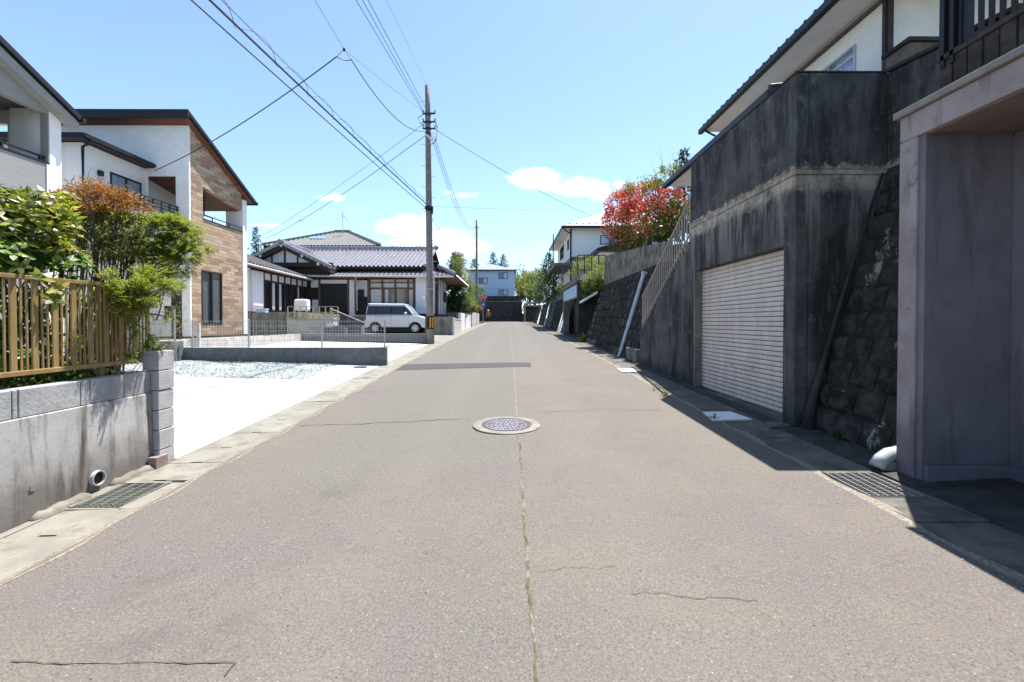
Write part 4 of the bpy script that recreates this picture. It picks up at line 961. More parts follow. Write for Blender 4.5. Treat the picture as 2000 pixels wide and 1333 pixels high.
# grey-green conifer tips beyond the annex roof
def conifer(name, label, x, y, z0, h, r, n=26, mat='needle', group=None, tips=7, seed=0, ls=.22):
    random.seed(seed); T = thing(name, label, 'tree', (x, y, z0), group=group); tr = MB(); mb = MB()
    tr.tube([(x,y,z0-.2),(x+.02*h*.3,y,z0+h*.5),(x,y,z0+h)], [h*.016,h*.010,h*.002], 7)
    for i in range(n):
        q = .12+.86*i/n; z = z0+h*q; rr = r*(1-q)**.8*random.uniform(.75,1.15)+.05
        m = max(3, int(tips*(1-q*.5)))
        for k in range(m):
            a = 2*pi*(k/m)+random.uniform(-.5,.5)+i*1.3; L_ = rr*random.uniform(.6,1.1); e = Vector((cos(a),sin(a),0)); b0 = Vector((x,y,z)); drp = -.18+.35*q
            b1 = b0+e*L_+Vector((0,0,L_*drp)); tr.tube([b0, (b0+b1)/2+Vector((0,0,.05*L_)), b1], [.018*h/8, .012*h/8, .003], 3, False)
            for s in range(int(8+L_*14)):
                t_ = random.uniform(.15,1.05); p = b0.lerp(b1, t_); dd = (e*random.uniform(.2,1)+rv()*.8+Vector((0,0,.1))).normalized()
                mb.leaf(p, dd, (rv()+Vector((0,0,1))).normalized(), ls*random.uniform(.5,1.2), ls*.28)
    mb.build('crown', mat, T, fix=False); tr.build('trunk', 'bark_dark', T, fix=False); return T
_p = at(1336, 286, 14.5); conifer('fir_tree', 'blue-green fir tips showing above the dark annex eave', _p.x, 14.5, 4.3, _p.z-4.3, .9, 22, tips=8, seed=61, ls=.16)
# the white house on the right
T = thing('white_house', 'white rendered house with deep eaves standing above the dark garage', 'house', (8, 10, 4.2))
MB().panel('x', 6.7, 6.9, 7.93, 13.2, 4.2, 7.28, [(8.65, 9.95, 4.9, 6.80)]).build('side_wall', 'warm_white', T)
MB().box(6.901, 14, 7.93, 8.1, 4.2, 8.6).build('front_wall', 'warm_white', T)
MB().box(5.97, 14, 6.9, 13.7, 7.285, 7.33).build('soffit', 'warm_white', T)
mb = MB().hexa([(5.9,6.7,7.34),(14,6.7,7.34),(14,13.8,7.34),(5.9,13.8,7.34),(5.9,6.7,7.46),(14,6.7,10.6),(14,13.8,10.6),(5.9,13.8,7.46)]); rf = mb.build('roof', 'roof_metal', T)
MB().box(5.84, 5.965, 6.7, 13.85, 7.26, 7.40).build('fascia_gutter', 'dark_metal', T, bevel=.01)
mb = MB()
for i in range(24): y = 6.9+i*.29; mb.sphere((5.9, y, 7.44), .04, 8, 4)
mb.build('roof_tile_ends', 'roof_metal', T)
MB().tube([(5.95,13.6,7.28),(6.3,13.6,7.1),(6.68,13.55,7.0)], .03, 8).build('downpipe_elbow', 'dark_metal', T)
MB().box(6.60, 6.70, 7.80, 7.915, 4.2, 7.28).build('corner_post', 'pipe_brown', T); MB().box(6.56, 6.60, 7.83, 7.88, 4.2, 7.28).build('downpipe', 'pipe_brown', T)
MB().box(6.64, 6.71, 7.93, 13.2, 7.18, 7.24).build('eave_trim', 'tin_brown', T)
W_ = thing('window', None, None); W_.parent = T; W_.location = (0,0,0)
mb = MB()
for a, b, c, d in ((8.64,8.67,4.9,6.83),(9.93,9.96,4.9,6.83),(9.34,9.365,4.9,6.80)): mb.box(6.665, 6.74, a, b, c, d)
mb.box(6.665, 6.74, 8.671, 9.929, 6.79, 6.83); mb.box(6.68,6.72,8.671,9.329,6.62,6.65); mb.build('frame', 'steel_light', W_)
mb = MB(); n = 60; 
for i in range(n+1):
    y = 8.68+1.25*i/n; x = 6.80+.022*sin(i*1.1)+.01*sin(i*.37); mb.v += [(x,y,4.9),(x,y,6.8)]
for i in range(n): mb.f.append((2*i,2*i+1,2*i+3,2*i+2))
mb.build('curtain', 'curtain', W_)
# lower annex roof in front of the white house
T = thing('annex', 'low annex with dark tiled eave just behind the garage wall', 'building', (5.4, 10, 4.2))
AE = 4.2; AZ = 1.45+.885*AE; AN = 870*AE/510; AF = 870*AE/303
MB().box(AE+.75, 6.69, AN+.4, AF-.25, 4.1, AZ-.09).build('wall', 'cream_siding', T)
MB().box(AE+.06, 6.69, AN+.05, AF-.1, AZ-.08, AZ-.04).build('soffit', 'warm_white', T)
MB().hexa([(AE,AN,AZ-.03),(6.69,AN,AZ-.03),(6.69,AF,AZ-.03),(AE,AF,AZ-.03),(AE,AN,AZ+.04),(6.69,AN,AZ+.26),(6.69,AF,AZ+.26),(AE,AF,AZ+.04)]).build('roof', 'roof_metal', T)
MB().box(AE-.07, AE+.05, AN-.01, AF, AZ-.10, AZ+.02).build('eave_gutter', 'dark_metal', T, bevel=.01)
mb = MB()
for i in range(17): y = AN+.1+i*.285; mb.sphere((AE, y, AZ+.03), .032, 8, 4)
mb.build('roof_tile_ends', 'roof_metal', T)
MB().tube([(AE,AN+.05,AZ+.07),(AE+.3,AN+.05,AZ+.10),(AE+.6,AN+.05,AZ+.13)], .055, 10).build('verge_tiles', 'roof_metal', T)
MB().box(AE+.70, AE+.74, 9.5, 11.0, 4.3, 4.9).build('window', 'glass_grey', T)
# ------------------------------------------------------------------ left plots: low walls with mesh fences
def ribbed_wall(mb, x0, x1, y0, y1, z0, z1, along='x', pitch=.035):
    """split-face block wall with vertical ribs and a joint line every 0.2 m"""
    mb.box(x0, x1, y0+.006, y1, z0, z1)
    z = z1
    while z > z0+.05:
        zb = max(z-.196, z0); x = x0+.002
        while x < x1-.01: mb.box(x, min(x+pitch*.72, x1-.002), y0, y0+.0058, zb, z-.003); x += pitch
        z -= .2
    return mb
def mesh_fence(name, label, x0, x1, y, z0, z1, px, group):
    T = thing(name, label, 'fence', ((x0+x1)/2, y, z0), group=group)
    for x in px: MB().tube([(x,y,z0-.02),(x,y,z1+.03)], .021, 10).sphere((x,y,z1+.03), .022, 8, 4).build('post', 'alu', T)
    mb = MB(); x = x0
    while x <= x1: mb.box(x-.0022, x+.0022, y-.030, y-.026, z0+.05, z1); x += .075
    for z in frange(z0+.06, z1-.01, 5): mb.box(x0, x1, y-.037, y-.031, z-.003, z+.003)
    for z in (z0+.06, z1-.01): mb.box(x0, x1, y-.050, y-.038, z-.004, z+.004)
    mb.build('wire_panel', 'alu', T)
    return T
WY = 11.80
zt = at(500, 680, WY).z; xr = at(755, 690, WY).x
T = thing('low_block_wall', 'low dark ribbed block wall behind the gravel bed', 'wall', (-6, WY, .3))
ribbed_wall(MB(), -9.6, xr, WY, WY+.12, .1, zt).build('ribbed_blocks', 'split_block', T); MB().box(-9.62, xr+.004, WY-.004, WY+.124, zt+.002, zt+.012).build('wall_cap', 'block_grey', T)
xq = at(359, 680, WY).x
T = thing('low_block_wall', 'short raised ribbed block wall section behind the gold fence end', 'wall', (-9.4, WY-.2, .5)); z2 = at(340, 667, WY-.2).z
ribbed_wall(MB(), -12, xq, WY-.35, WY-.005, .2, z2).build('ribbed_blocks', 'split_block', T)
fp = [at(p, 650, WY).x for p in (373, 483, 627, 750)]
mesh_fence('mesh_fence', 'silver wire mesh fence on the low wall behind the gravel bed', fp[0]-.1, fp[-1]+.05, WY+.06, zt+.014, at(500, 627, WY).z, fp, 'wire mesh fences on the low walls')
mesh_fence('mesh_fence', 'short higher wire mesh fence on the raised wall by the letterbox', -10.6, xq-.05, WY-.18, z2, z2+.78, (xq-.1, -10.4), 'wire mesh fences on the low walls')
W2 = 19.0; zt2 = at(700, 653, W2).z; xr2 = at(843, 660, W2).x; xl2 = at(588, 655, W2).x
T = thing('low_block_wall', 'low grey block wall running to the utility pole in front of the car', 'wall', (-6, W2, .6))
ribbed_wall(MB(), xl2, xr2, W2, W2+.12, .3, zt2, pitch=.06).build('ribbed_blocks', 'split_block', T)
MB().box(xl2, xr2+.004, W2-.004, W2+.124, zt2+.002, zt2+.014).build('wall_cap', 'block_grey', T)
T = thing('low_block_wall', 'pale new block wall along the back of the second driveway', 'wall', (-9.3, 16, .6))
mb = MB(); a = Vector((-9.62, 12.0)); b = Vector((xl2, 18.98)); d = (b-a).normalized(); nn_ = Vector((-d.y, d.x))*.12; n = 18; L_ = (b-a).length
for k in range(3):
    for i in range(n):
        p = a+d*(L_*i/n+.004); q = a+d*(L_*(i+1)/n-.004); z0 = .36+k*.2; ztop = min(z0+.196, .955)
        mb.hexa([(p.x,p.y,z0),(q.x,q.y,z0),(q.x+nn_.x,q.y+nn_.y,z0),(p.x+nn_.x,p.y+nn_.y,z0),(p.x,p.y,ztop),(q.x,q.y,ztop),(q.x+nn_.x,q.y+nn_.y,ztop),(p.x+nn_.x,p.y+nn_.y,ztop)])
mb.build('blocks', 'pale_block', T, bevel=.004)
# tap post, step, letterbox in front of the tiled house
T = thing('tap_post', 'slim pinkish garden tap post in front of the tiled house', 'tap', (-9.4, 13.5, .7)); q = at(388, 640, 13.5)
MB().box(q.x-.04, q.x+.04, 13.46, 13.54, .6, q.z+.12).build('post', 'pale_block', T, bevel=.006); MB().tube([(q.x,13.46,q.z+.02),(q.x,13.38,q.z+.02),(q.x,13.36,q.z-.03)], .012, 6).build('tap', 'alu', T)
tag(MB().box(-11.15, -9.9, 13.2, 15.2, .5, .86).box(-10.6,-9.9,12.5,13.19,.4,.72).build('entrance_step', 'step_concrete', bevel=.01), 'white concrete entrance steps in front of the tiled house', 'steps')
T = thing('letterbox_post', 'black letterbox column with box head behind the mesh fence', 'letterbox', (-9.7, 13.0, .6)); q = at(345, 600, 13.0)
MB().box(q.x-.11, q.x+.11, 12.93, 13.07, .6, at(345, 566, 13).z).build('column', 'dark_metal', T, bevel=.006); MB().box(q.x-.24, q.x+.20, 12.84, 12.928, at(345,622,13).z, at(345,598,13).z).build('box', 'dark_metal', T, bevel=.008); MB().sphere((q.x-.02,12.92,at(345,581,13).z), .02, 8, 5).build('intercom_lens', 'alu', T)

# ------------------------------------------------------------------ the two modern houses
def pitched_bay(T, y1, y2, X, tile, near_open):
    """balcony bay with single slope roof falling away from the viewer"""
    zl = 6.67; sl = .50; xr_ = X+.28; ye = y2+.25; ys = y1-.35; zh = zl+(ye-ys)*sl
    # roof slab, soffit
    def slab(dz0, dz1, x0, x1, ya=ys, yb=ye):
        za = zl+(ye-ya)*sl; zb = zl+(ye-yb)*sl
        return MB().hexa([(x0,ya,za+dz0),(x1,ya,za+dz0),(x1,yb,zb+dz0),(x0,yb,zb+dz0),(x0,ya,za+dz1),(x1,ya,za+dz1),(x1,yb,zb+dz1),(x0,yb,zb+dz1)])
    slab(-.13, 0, -17.4, xr_).build('roof', 'roof_metal', T)
    slab(-.178, -.133, -17.35, xr_-.10, ys+.10, ye-.10).build('roof_fascia', 'brown_wood' if tile else 'tin_brown', T)
    MB().box(-17.4, xr_, ys-.07, ys-.003, zh-.26, zh+.015).build('ridge_trim', 'roof_metal', T)
    MB().box(xr_-.6, xr_+.03, ye+.003, ye+.1, zl-.16, zl-.04).build('gutter', 'dark_metal', T)
    zr = lambda y: zl+(ye-y)*sl-.182
    return zr, slab
# B: tiled house
y1, y2, X = 15.7, 19.1, -11.2
T = thing('tiled_house', 'modern two-storey house with brown tile cladding and slanting dark roof', 'house', (-14, 17, .6))
zr, slab = pitched_bay(T, y1, y2, X, True, True)
pz = 5.22
MB().panel('x', X-.18, X, y1+.02, y2-.35, .95, 6.2, [(16.4, 18.75, pz, 6.9), (16.28, 17.45, 1.38, 3.36)]).prism([(y1+.02,6.2+.0005),(16.4,6.2+.0005),(16.4,6.42),(18.75,6.12),(18.75,zr(18.75)),(y1+.02,zr(y1+.02))], 'x', X-.18, X).build('tile_wall', 'tile_cladding', T)
MB().panel('y', y1, y1+.019, -17.3, X+.012, .95, 6.62, [(-12.62, -11.66, 4.9, 6.55)]).prism([(-17.3,6.6205),(X+.012,6.6205),(X+.012,zr(y1)),(-17.3,zr(y1))], 'y', y1, y1+.019).build('white_wall', 'warm_white', T)
MB().box(X-.45, X+.010, y1-.012, y1-.002, .95, zr(y1)-.02).build('corner_pillar', 'warm_white', T)
MB().box(X-.2, X+.014, y1+.02, y1+.055, .95, zr(y1+.05)).build('corner_trim', 'warm_white', T)
MB().box(X-.70, X+.012, y2-.28, y2, .95, zr(y2)).build('far_pillar', 'warm_white', T)
MB().box(-17.3, X-.19, y2-.14, y2-.02, .95, pz-.1).build('back_wall', 'warm_white', T)
MB().box(-13.1, -12.9, y1+.02, y2-.15, .95, 7.3).build('inner_wall', 'warm_white', T)
MB().hexa([(-13,y1+.03,6.62),(X-.19,y1+.03,6.62),(X-.19,y2-.3,6.10),(-13,y2-.3,6.10),(-13,y1+.03,6.68),(X-.19,y1+.03,6.68),(X-.19,y2-.3,6.16),(-13,y2-.3,6.16)]).build('balcony_ceiling', 'brown_wood', T)
MB().box(-12.9, X-.19, y1+.03, y2-.15, 4.1, 4.25).build('balcony_floor', 'grey_siding', T)
MB().box(X-.04, X+.03, 16.4, 18.80, pz+.003, pz+.03).box(X-.02, X+.01, 16.4, 18.8, pz+.16, pz+.19).box(X-.02,X+.01,16.9,16.93,pz+.03,pz+.16).box(X-.02,X+.01,17.9,17.93,pz+.03,pz+.16).build('balcony_rail', 'dark_metal', T)
MB().tube([(X-.5,17.2,6.35),(X-.5,17.2,5.55)], .02, 6).bar((X-.5,16.9,5.55),(X-.5,17.6,5.55),.03).build('laundry_hanger', 'black', T)
Wn = MB().panel('x', X-.12, X+.015, 16.285, 17.445, 1.385, 3.355, [(16.34,16.83,1.44,3.31),(16.90,17.40,1.44,3.31)]).build('window', 'window_frame_dark', T)
MB().box(X-.09, X-.07, 16.34, 16.83, 1.44, 3.31).box(X-.06, X-.045, 16.90, 17.40, 1.44, 3.31).build('pane', 'glass_grey', Wn)
MB().box(-17.3, X-.03, y1+.04, y2-.02, .3, .90).build('foundation', 'step_concrete', T); MB().box(-17.3, X+.03, y1-.02, y2, .903, .948).build('base_flashing', 'dark_metal', T)
# wing with flat eave
wx = -12.7; wy = 13.4
MB().panel('x', wx-.15, wx, wy, y1-.001, .9, 6.80, [(14.30, 15.5, 4.3, 6.25)]).build('wing_side_wall', 'cream_siding', T)
MB().panel('y', wy, wy+.15, -17.3, wx-.151, .9, 6.80).build('wing_front_wall', 'cream_siding', T)
MB().box(wx-.5,wx+.012,wy-.012,wy-.001,.9,6.8).build('wing_corner', 'white_siding', T)
MB().hexa([(-17.4,wy-.3,6.82),(wx+.3,wy-.3,6.82),(wx+.3,y1-.02,6.82),(-17.4,y1-.02,6.82),(-17.4,wy-.3,7.0),(wx+.3,wy-.3,6.98),(wx+.3,y1-.02,6.98),(-17.4,y1-.02,7.0)]).build('wing_roof', 'roof_metal', T)
MB().box(wx+.303, wx+.40, wy-.3, y1-.05, 6.84, 6.95).build('wing_gutter', 'dark_metal', T)
MB().tube([(wx+.3,wy-.1,6.8),(wx+.25,wy-.08,6.72),(wx+.05,wy-.05,6.66),(wx+.05,wy-.05,3)], .04, 8).build('downpipe', 'dark_metal', T)
Wn = MB().panel('x', wx-.03, wx+.02, 14.305, 15.495, 4.305, 6.245, [(14.36,14.87,4.36,6.19),(14.93,15.44,4.36,6.19)]).build('balcony_window', 'dark_metal', T)
MB().box(wx-.02, wx-.012, 14.36, 14.87, 4.36, 6.19).box(wx-.008, wx, 14.93, 15.44, 4.36, 6.19).build('pane', 'glass_screen', Wn)
MB().box(wx+.02, wx+.10, 13.85, 13.99, 5.98, 6.14).build('wall_lamp', 'dark_metal', T)
MB().box(wx+.001, -11.5, 13.82, y1-.015, 4.05, 4.30).panel('x', -11.62, -11.5, 13.82, y1-.015, 4.301, 5.08).panel('y', 13.82, 13.94, wx+.001, -11.621, 4.301, 5.08).build('balcony_wall', 'grey_siding', T)
mb = MB().box(-11.64, -11.48, 13.80, y1-.02, 5.083, 5.12)
for i, z in enumerate((5.22, 5.33, 5.44)): mb.box(-11.57, -11.545, 13.82, y1-.02, z, z+.035)
for yq in frange(13.85, 15.6, 5): mb.box(-11.575, -11.54, yq, yq+.04, 5.12, 5.48)
mb.build('balcony_railing', 'dark_metal', T)
# A: grey house at far left
y1a, y2a, Xa = 7.6, 11.15, -11.1
T = thing('grey_siding_house', 'modern house with grey siding and slanting dark roof at the far left', 'house', (-14, 9, .5))
zr, slab = pitched_bay(T, y1a, y2a, Xa, False, True)
MB().panel('x', Xa-.18, Xa, y1a, y2a-.30, .4, 6.62, [(7.9, 10.84, 5.24, 6.47)]).prism([(y1a,6.6205),(y2a-.3,6.6205),(y2a-.3,zr(y2a-.3)),(y1a,zr(y1a))], 'x', Xa-.18, Xa).build('siding_wall', 'grey_siding', T)
slab(-.40, -.182, Xa+.003, Xa+.22).build('bargeboard', 'grey_siding', T)
MB().box(Xa-.95, Xa+.010, y2a-.28, y2a, .4, zr(y2a)).build('far_pillar', 'warm_white', T)
MB().panel('y', y2a-.14, y2a-.02, -17.3, Xa-.951, .4, 6.75, [(-12.95, -12.25, 5.26, 6.30)]).build('back_wall', 'warm_white', T)
MB().panel('y', y1a-.02, y1a-.001, -17.3, Xa, .4, 8.2).build('front_wall', 'warm_white', T)
MB().box(-13.6, Xa-.19, y1a, y2a-.15, 6.63, 6.68).build('balcony_ceiling', 'tin_brown', T); MB().box(-13.6, Xa-.19, y1a, y2a-.15, 4.2, 4.3).build('balcony_floor', 'grey_siding', T); MB().box(-13.7, -13.6, y1a, y2a-.15, .4, 6.62).build('inner_wall', 'grey_siding', T)
MB().box(Xa-.2, Xa+.02, y1a, y2a-.3, 5.243, 5.29).box(Xa-.1, Xa-.06, y1a, y2a-.3, 5.40, 5.44).box(Xa-.1,Xa-.06,9.9,9.95,5.29,5.4).box(Xa-.1,Xa-.06,10.7,10.75,5.29,5.4).build('balcony_rail', 'dark_metal', T)
MB().box(Xa-.0+.001, Xa+.02, y2a-.36, y2a-.29, .4, 5.24).build('corner_trim', 'warm_white', T)
MB().box(-17.3, Xa-.03, y1a, y2a, .0, .39).build('foundation', 'step_concrete', T)

# ------------------------------------------------------------------ traditional tiled-roof house
def kawara(mb, P00, P10, P01, P11, pitch=.30, amp=.045, rows=None, row=.30):
    """pantile surface over the quad (eave left, eave right, ridge left, ridge right)"""
    P00, P10, P01, P11 = map(Vector, (P00, P10, P01, P11)); wd = (P10-P00).length; ln = (P01-P00).length
    cols = max(2, round(wd/pitch)); rows = rows or max(2, round(ln/row)); nrm = (P10-P00).cross(P01-P00).normalized(); E = P10-P00; ca = (P01-P00).dot(E)/E.dot(E); cb = (P11-P10).dot(E)/E.dot(E); VV = (P01-P00)-E*ca
    if nrm.z < 0: nrm = -nrm
    S = 6; vs = []
    for j in range(rows):
        for e in (0, 1):
            t = (j+e)/rows; sa = ca*t; sb = 1+cb*t
            for i in range(cols*S+1):
                s = i/(cols*S); ph = (i % S)/S; hh = amp*(1 if ph < .5 else 0)*sin(ph*2*pi)*1.25 - amp*.15*(1 if ph > .5 else 0)*sin((ph-.5)*2*pi)
                vs.append(P00+E*min(max(s, sa), sb)+VV*t+nrm*(hh+(.014 if e == 0 else 0)))
    o = len(mb.v); mb.v += [tuple(v) for v in vs]; w_ = cols*S+1
    for r in range(2*rows-1):
        for i in range(cols*S): a = o+r*w_+i; mb.f.append((a, a+1, a+w_+1, a+w_))
    return mb
def ridge_line(mb, a, b, w_=.22, h=.2):
    mb.bar(a, b, w_, h); a = Vector(a); b = Vector(b); mb.tube([a+Vector((0,0,h/2)), b+Vector((0,0,h/2))], w_*.32, 8); return mb
T = thing('traditional_house', 'single-storey traditional house with silvery tiled roofs and white plaster walls', 'house', (-10, 32, 1.9))
zE = at(700, 521, 29.2).z; zR_ = at(700, 489, 33.0).z; xL, xR = -16.5, at(851, 500, 33).x
mb = MB(); kawara(mb, (xL,29.2,zE), (xR,29.2,zE), (xL,33,zR_), (xR,33,zR_), .29, .09, row=.42); kawara(mb, (xR,36.8,zE),(xL,36.8,zE),(xR,33,zR_),(xL,33,zR_), .29, .07)
mb.build('main_roof', 'kawara', T, fix=False)
mb = MB(); mb.hexa([(xL,29.25,zE-.14),(xR-.05,29.25,zE-.14),(xR-.05,33,zR_-.14),(xL,33,zR_-.14),(xL,29.25,zE-.03),(xR-.05,29.25,zE-.03),(xR-.05,33,zR_-.03),(xL,33,zR_-.03)]); mb.hexa([(xL,33,zR_-.14),(xR-.05,33,zR_-.14),(xR-.05,36.8,zE-.14),(xL,36.8,zE-.14),(xL,33,zR_-.03),(xR-.05,33,zR_-.03),(xR-.05,36.8,zE-.03),(xL,36.8,zE-.03)])
mb.build('roof_boarding', 'dark_wood', T)
mb = MB(); ridge_line(mb, (xL,33,zR_+.06), (xR+.05,33,zR_+.06), .3, .24); ridge_line(mb, (xR-.06,33,zR_+.02), (xR-.06,29.15,zE+.06), .2, .14); mb.sphere((xR+.05,33,zR_+.2), .2, 10, 6)
for i in range(40): mb.sphere((xL+(xR-xL)*i/39, 32.9, zR_+.22), .07, 6, 4)
mb.build('ridge_tiles', 'kawara', T)
MB().box(-16.4, xR-.3, 29.9, 36, 4.3, zE-.02).prism([(29.9,zE-.02),(36,zE-.02),(33,zR_-.2)], 'x', xR-.45, xR-.3).build('upper_wall', 'dark_wood', T)
# pent roof around the front and east side
zp, zq = at(700, 538, 28.3).z, 4.75
mb = MB(); kawara(mb, (-13.2,28.3,zp), (-3.45,28.3,zp), (-13.2,30.0,zq+.1), (-4.6,30.0,zq+.1), .29, .04); zc_ = at(893, 543, 28.3).z; kawara(mb, (-3.40,28.3,zp), (-3.40,37,zp), (-4.75,29.6,zq+.35), (-4.75,36,zq+.35), .29, .04)
mb.build('pent_roof', 'kawara', T, fix=False)
MB().hexa([(-13.2,28.35,zp-.10),(-3.5,28.35,zp-.10),(-3.5,30.0,zp-.02),(-13.2,30.0,zp-.02),(-13.2,28.35,zp-.03),(-3.5,28.35,zp-.03),(-4.6,30.0,zq),(-13.2,30.0,zq)]).hexa([(-4.75,30.01,zp-.1),(-3.45,28.6,zp-.1),(-3.45,37,zp-.1),(-4.75,37,zp-.1),(-4.75,30.01,zq+.3),(-3.45,28.6,zp-.03),(-3.45,37,zp-.03),(-4.75,37,zq+.3)]).build('pent_eaves', 'old_wood', T)
mb = MB(); ridge_line(mb, (-3.42,28.3,zp+.08), (-4.75,29.9,zq+.45), .2, .16); ridge_line(mb, (-4.75,29.9,zq+.42), (-4.75,36,zq+.42), .2, .14); mb.build('hip_tiles', 'kawara', T)
MB().tube([(-13.0,28.22,zp-.06),(-3.5,28.22,zp-.10)], .06, 8).tube([(-9.75,28.25,zp-.1),(-9.8,28.6,zp-.35),(-9.8,28.75,2.2)], .04, 8).build('gutter', 'pale_block', T)
# small front-facing gable
gxc = at(555, 480, 28.4).x; gz = at(555, 478, 28.4).z; hw = 3.0; SG = .50; ge = gz-hw*SG
mb = MB()
for s in (-1, 1): kawara(mb, (gxc+s*hw,28.1,ge) if s > 0 else (gxc-hw,34,ge), (gxc+hw,34,ge) if s > 0 else (gxc-hw,28.1,ge), (gxc,28.1,gz) if s > 0 else (gxc,34,gz), (gxc,34,gz) if s > 0 else (gxc,28.1,gz), .29, .07)
mb.build('gable_roof', 'kawara', T, fix=False)
mb = MB()
for s in (-1, 1): mb.hexa([(gxc,28.05,gz-.30),(gxc+s*hw,28.05,ge-.30),(gxc+s*hw,34,ge-.3),(gxc,34,gz-.3),(gxc,28.05,gz-.04),(gxc+s*hw,28.05,ge-.04),(gxc+s*hw,34,ge-.04),(gxc,34,gz-.04)])
mb.build('bargeboards', 'dark_wood', T)
mb = MB()
for s in (-1, 1): ridge_line(mb, (gxc,28.05,gz+.02), (gxc+s*(hw+.1),28.05,ge+.02), .24, .16); [mb.sphere((gxc+s*hw*k/11, 27.97, gz-(gz-ge)*k/11+.02), .09, 8, 5) for k in range(12)]
ridge_line(mb, (gxc,28.0,gz+.08), (gxc,33,gz+.08), .26, .22); mb.sphere((gxc,27.97,gz+.12), .2, 10, 6); mb.build('gable_ridge_tiles', 'kawara', T)
zb = at(560, 513, 28.4).z
MB().prism([(gxc-hw+.9,zb),(gxc+hw-.9,zb),(gxc,gz-.30)], 'y', 28.5, 28.6).build('gable_plaster', 'plaster_white', T)
mb = MB().box(gxc-.05,gxc+.05,28.44,28.49,zb,gz-.35).box(gxc-.85,gxc-.77,28.44,28.49,zb,gz-.62).box(gxc+.77,gxc+.85,28.44,28.49,zb,gz-.62).box(gxc-hw,gxc+hw,28.42,28.7,zb-.28,zb-.002)
mb.build('gable_timbers', 'dark_wood', T)
MB().box(gxc-hw+.3, gxc+hw-.2, 28.7, 29.9, 4.2, zb-.285).build('gable_lower_wall', 'dark_wood', T)
mb = MB()
for s, q in ((0,.0),(-1,1.3),(1,1.3),(1,2.3)): mb.sphere((gxc+s*q, 28.0, gz-q*SG-.13), .09, 8, 5, (1,.3,1))
mb.build('beam_ends', 'plaster_white', T)
# west wing
zw = 4.23; wz = 2.0
mb = MB(); kawara(mb, (-12.55,19.8,zw+.12), (-12.55,28.6,zw-.03), (-16.5,19.8,zw+1.6), (-16.5,28.6,zw+1.5), .29, .07); mb.build('wing_roof', 'kawara_dull', T, fix=False)
MB().hexa([(-12.6,19.8,zw-.08),(-12.6,28.6,zw-.20),(-16.5,28.6,zw+1.3),(-16.5,19.8,zw+1.4),(-12.6,19.8,zw+.05),(-12.6,28.6,zw-.08),(-16.5,28.6,zw+1.42),(-16.5,19.8,zw+1.52)]).build('wing_eaves', 'old_wood', T)
MB().tube([(-12.48,19.8,zw+.02),(-12.48,28.5,zw-.1)], .06, 8).build('wing_gutter', 'pale_block', T)
MB().box(-16.5, -13.12, 22.7, 28.9, wz, 4.35).build('wing_core', 'interior_dark', T)
MB().box(-13.11, -13.0, 22.7, 23.7, wz, 4.1).box(-16.5,-13.12,22.58,22.69,wz,4.2).build('wing_plaster', 'plaster_white', T)
mb = MB().box(-13.09, -13.03, 23.7, 28.8, 3.72, 4.08); mb.build('transom_panels', 'plaster_white', T)
mb = MB()
for y in frange(23.7, 28.8, 7): mb.box(-13.06, -12.97, y-.04, y+.04, wz, 4.1)
mb.box(-13.08,-12.98,23.7,28.8,3.62,3.715).box(-13.08,-12.98,23.7,28.8,4.083,4.16).box(-13.08,-12.98,23.7,28.8,wz,wz+.1); mb.build('wing_timbers', 'dark_wood', T)
mb = MB()
for y in (24.55, 25.25, 27.4): MB().box(-13.085, -13.02, y, y+.28, wz+.1, 3.62).build('shoji_screen', 'shoji', T)
MB().box(-13.10, -13.09, 23.7, 28.8, wz+.1, 3.62).build('glass_doors', 'glass_dark', T)
# front facade
fx = lambda px: at(px, 600, 28.9).x; fz = lambda py: at(700, py, 28.9).z
MB().box(-13.1, -4.76, 29.0, 33, wz, 4.55).build('front_core', 'interior_dark', T)
for q_ in ((fx(608), fx(624), 28.86, 28.99, fz(562), fz(546)),(fx(682), fx(694), 28.86, 28.99, wz-.1, fz(547)),(fx(626), fx(681), 28.9, 28.99, fz(554), fz(547)),(fx(812), -4.75, 28.86, 28.99, wz, fz(540))): MB().box(*q_).build('plaster_panel', 'plaster_white', T)
MB().box(fx(610), fx(623), 28.88, 28.99, fz(612), fz(586)).build('bike_cover_panel', 'plaster_white', T)
mb = MB()
for px in (624.5, 681, 695, 720, 809): mb.box(fx(px)-.06, fx(px)+.06, 28.82, 28.99, wz, fz(544))
mb.box(fx(608), fx(712), 28.80, 28.99, fz(546), fz(541)); mb.build('front_timbers', 'old_wood', T)
mb = MB()
for px in (722, 747, 772, 797, 808): mb.box(fx(px)-.05, fx(px)+.05, 28.86, 28.98, fz(600), fz(543))
for py in (545, 552, 563): mb.box(fx(720), fx(810), 28.85, 28.985, fz(py+1.5), fz(py))
Wn = mb.build('window', 'old_wood', T)
MB().box(fx(722), fx(808), 28.955, 28.975, fz(562), fz(546)).build('transom_pane', 'shoji', Wn)
MB().box(fx(722), fx(808), 28.96, 28.98, fz(604), fz(563)).build('pane', 'glass_grey', Wn)
for q_, r_ in ((724,745),(798,808),(752,758)): MB().box(fx(q_), fx(r_), 28.94, 28.95, fz(598), fz(566)).build('curtain', 'shoji', Wn)
MB().box(fx(697), fx(718), 28.87, 28.98, fz(580), fz(548)).build('side_plaster', 'shoji', T)
MB().box(fx(700), fx(712), 28.80, 28.86, fz(585), fz(566)).build('notice_cabinet', 'black', T)
mb = MB(); mb.box(-4.75, -4.70, 28.9, 33.2, wz, 4.6); mb.build('east_plaster', 'plaster_white', T)
mb = MB()
for y in frange(28.95, 33.1, 6): mb.box(-4.699, -4.68, y-.045, y+.045, wz, 4.6)
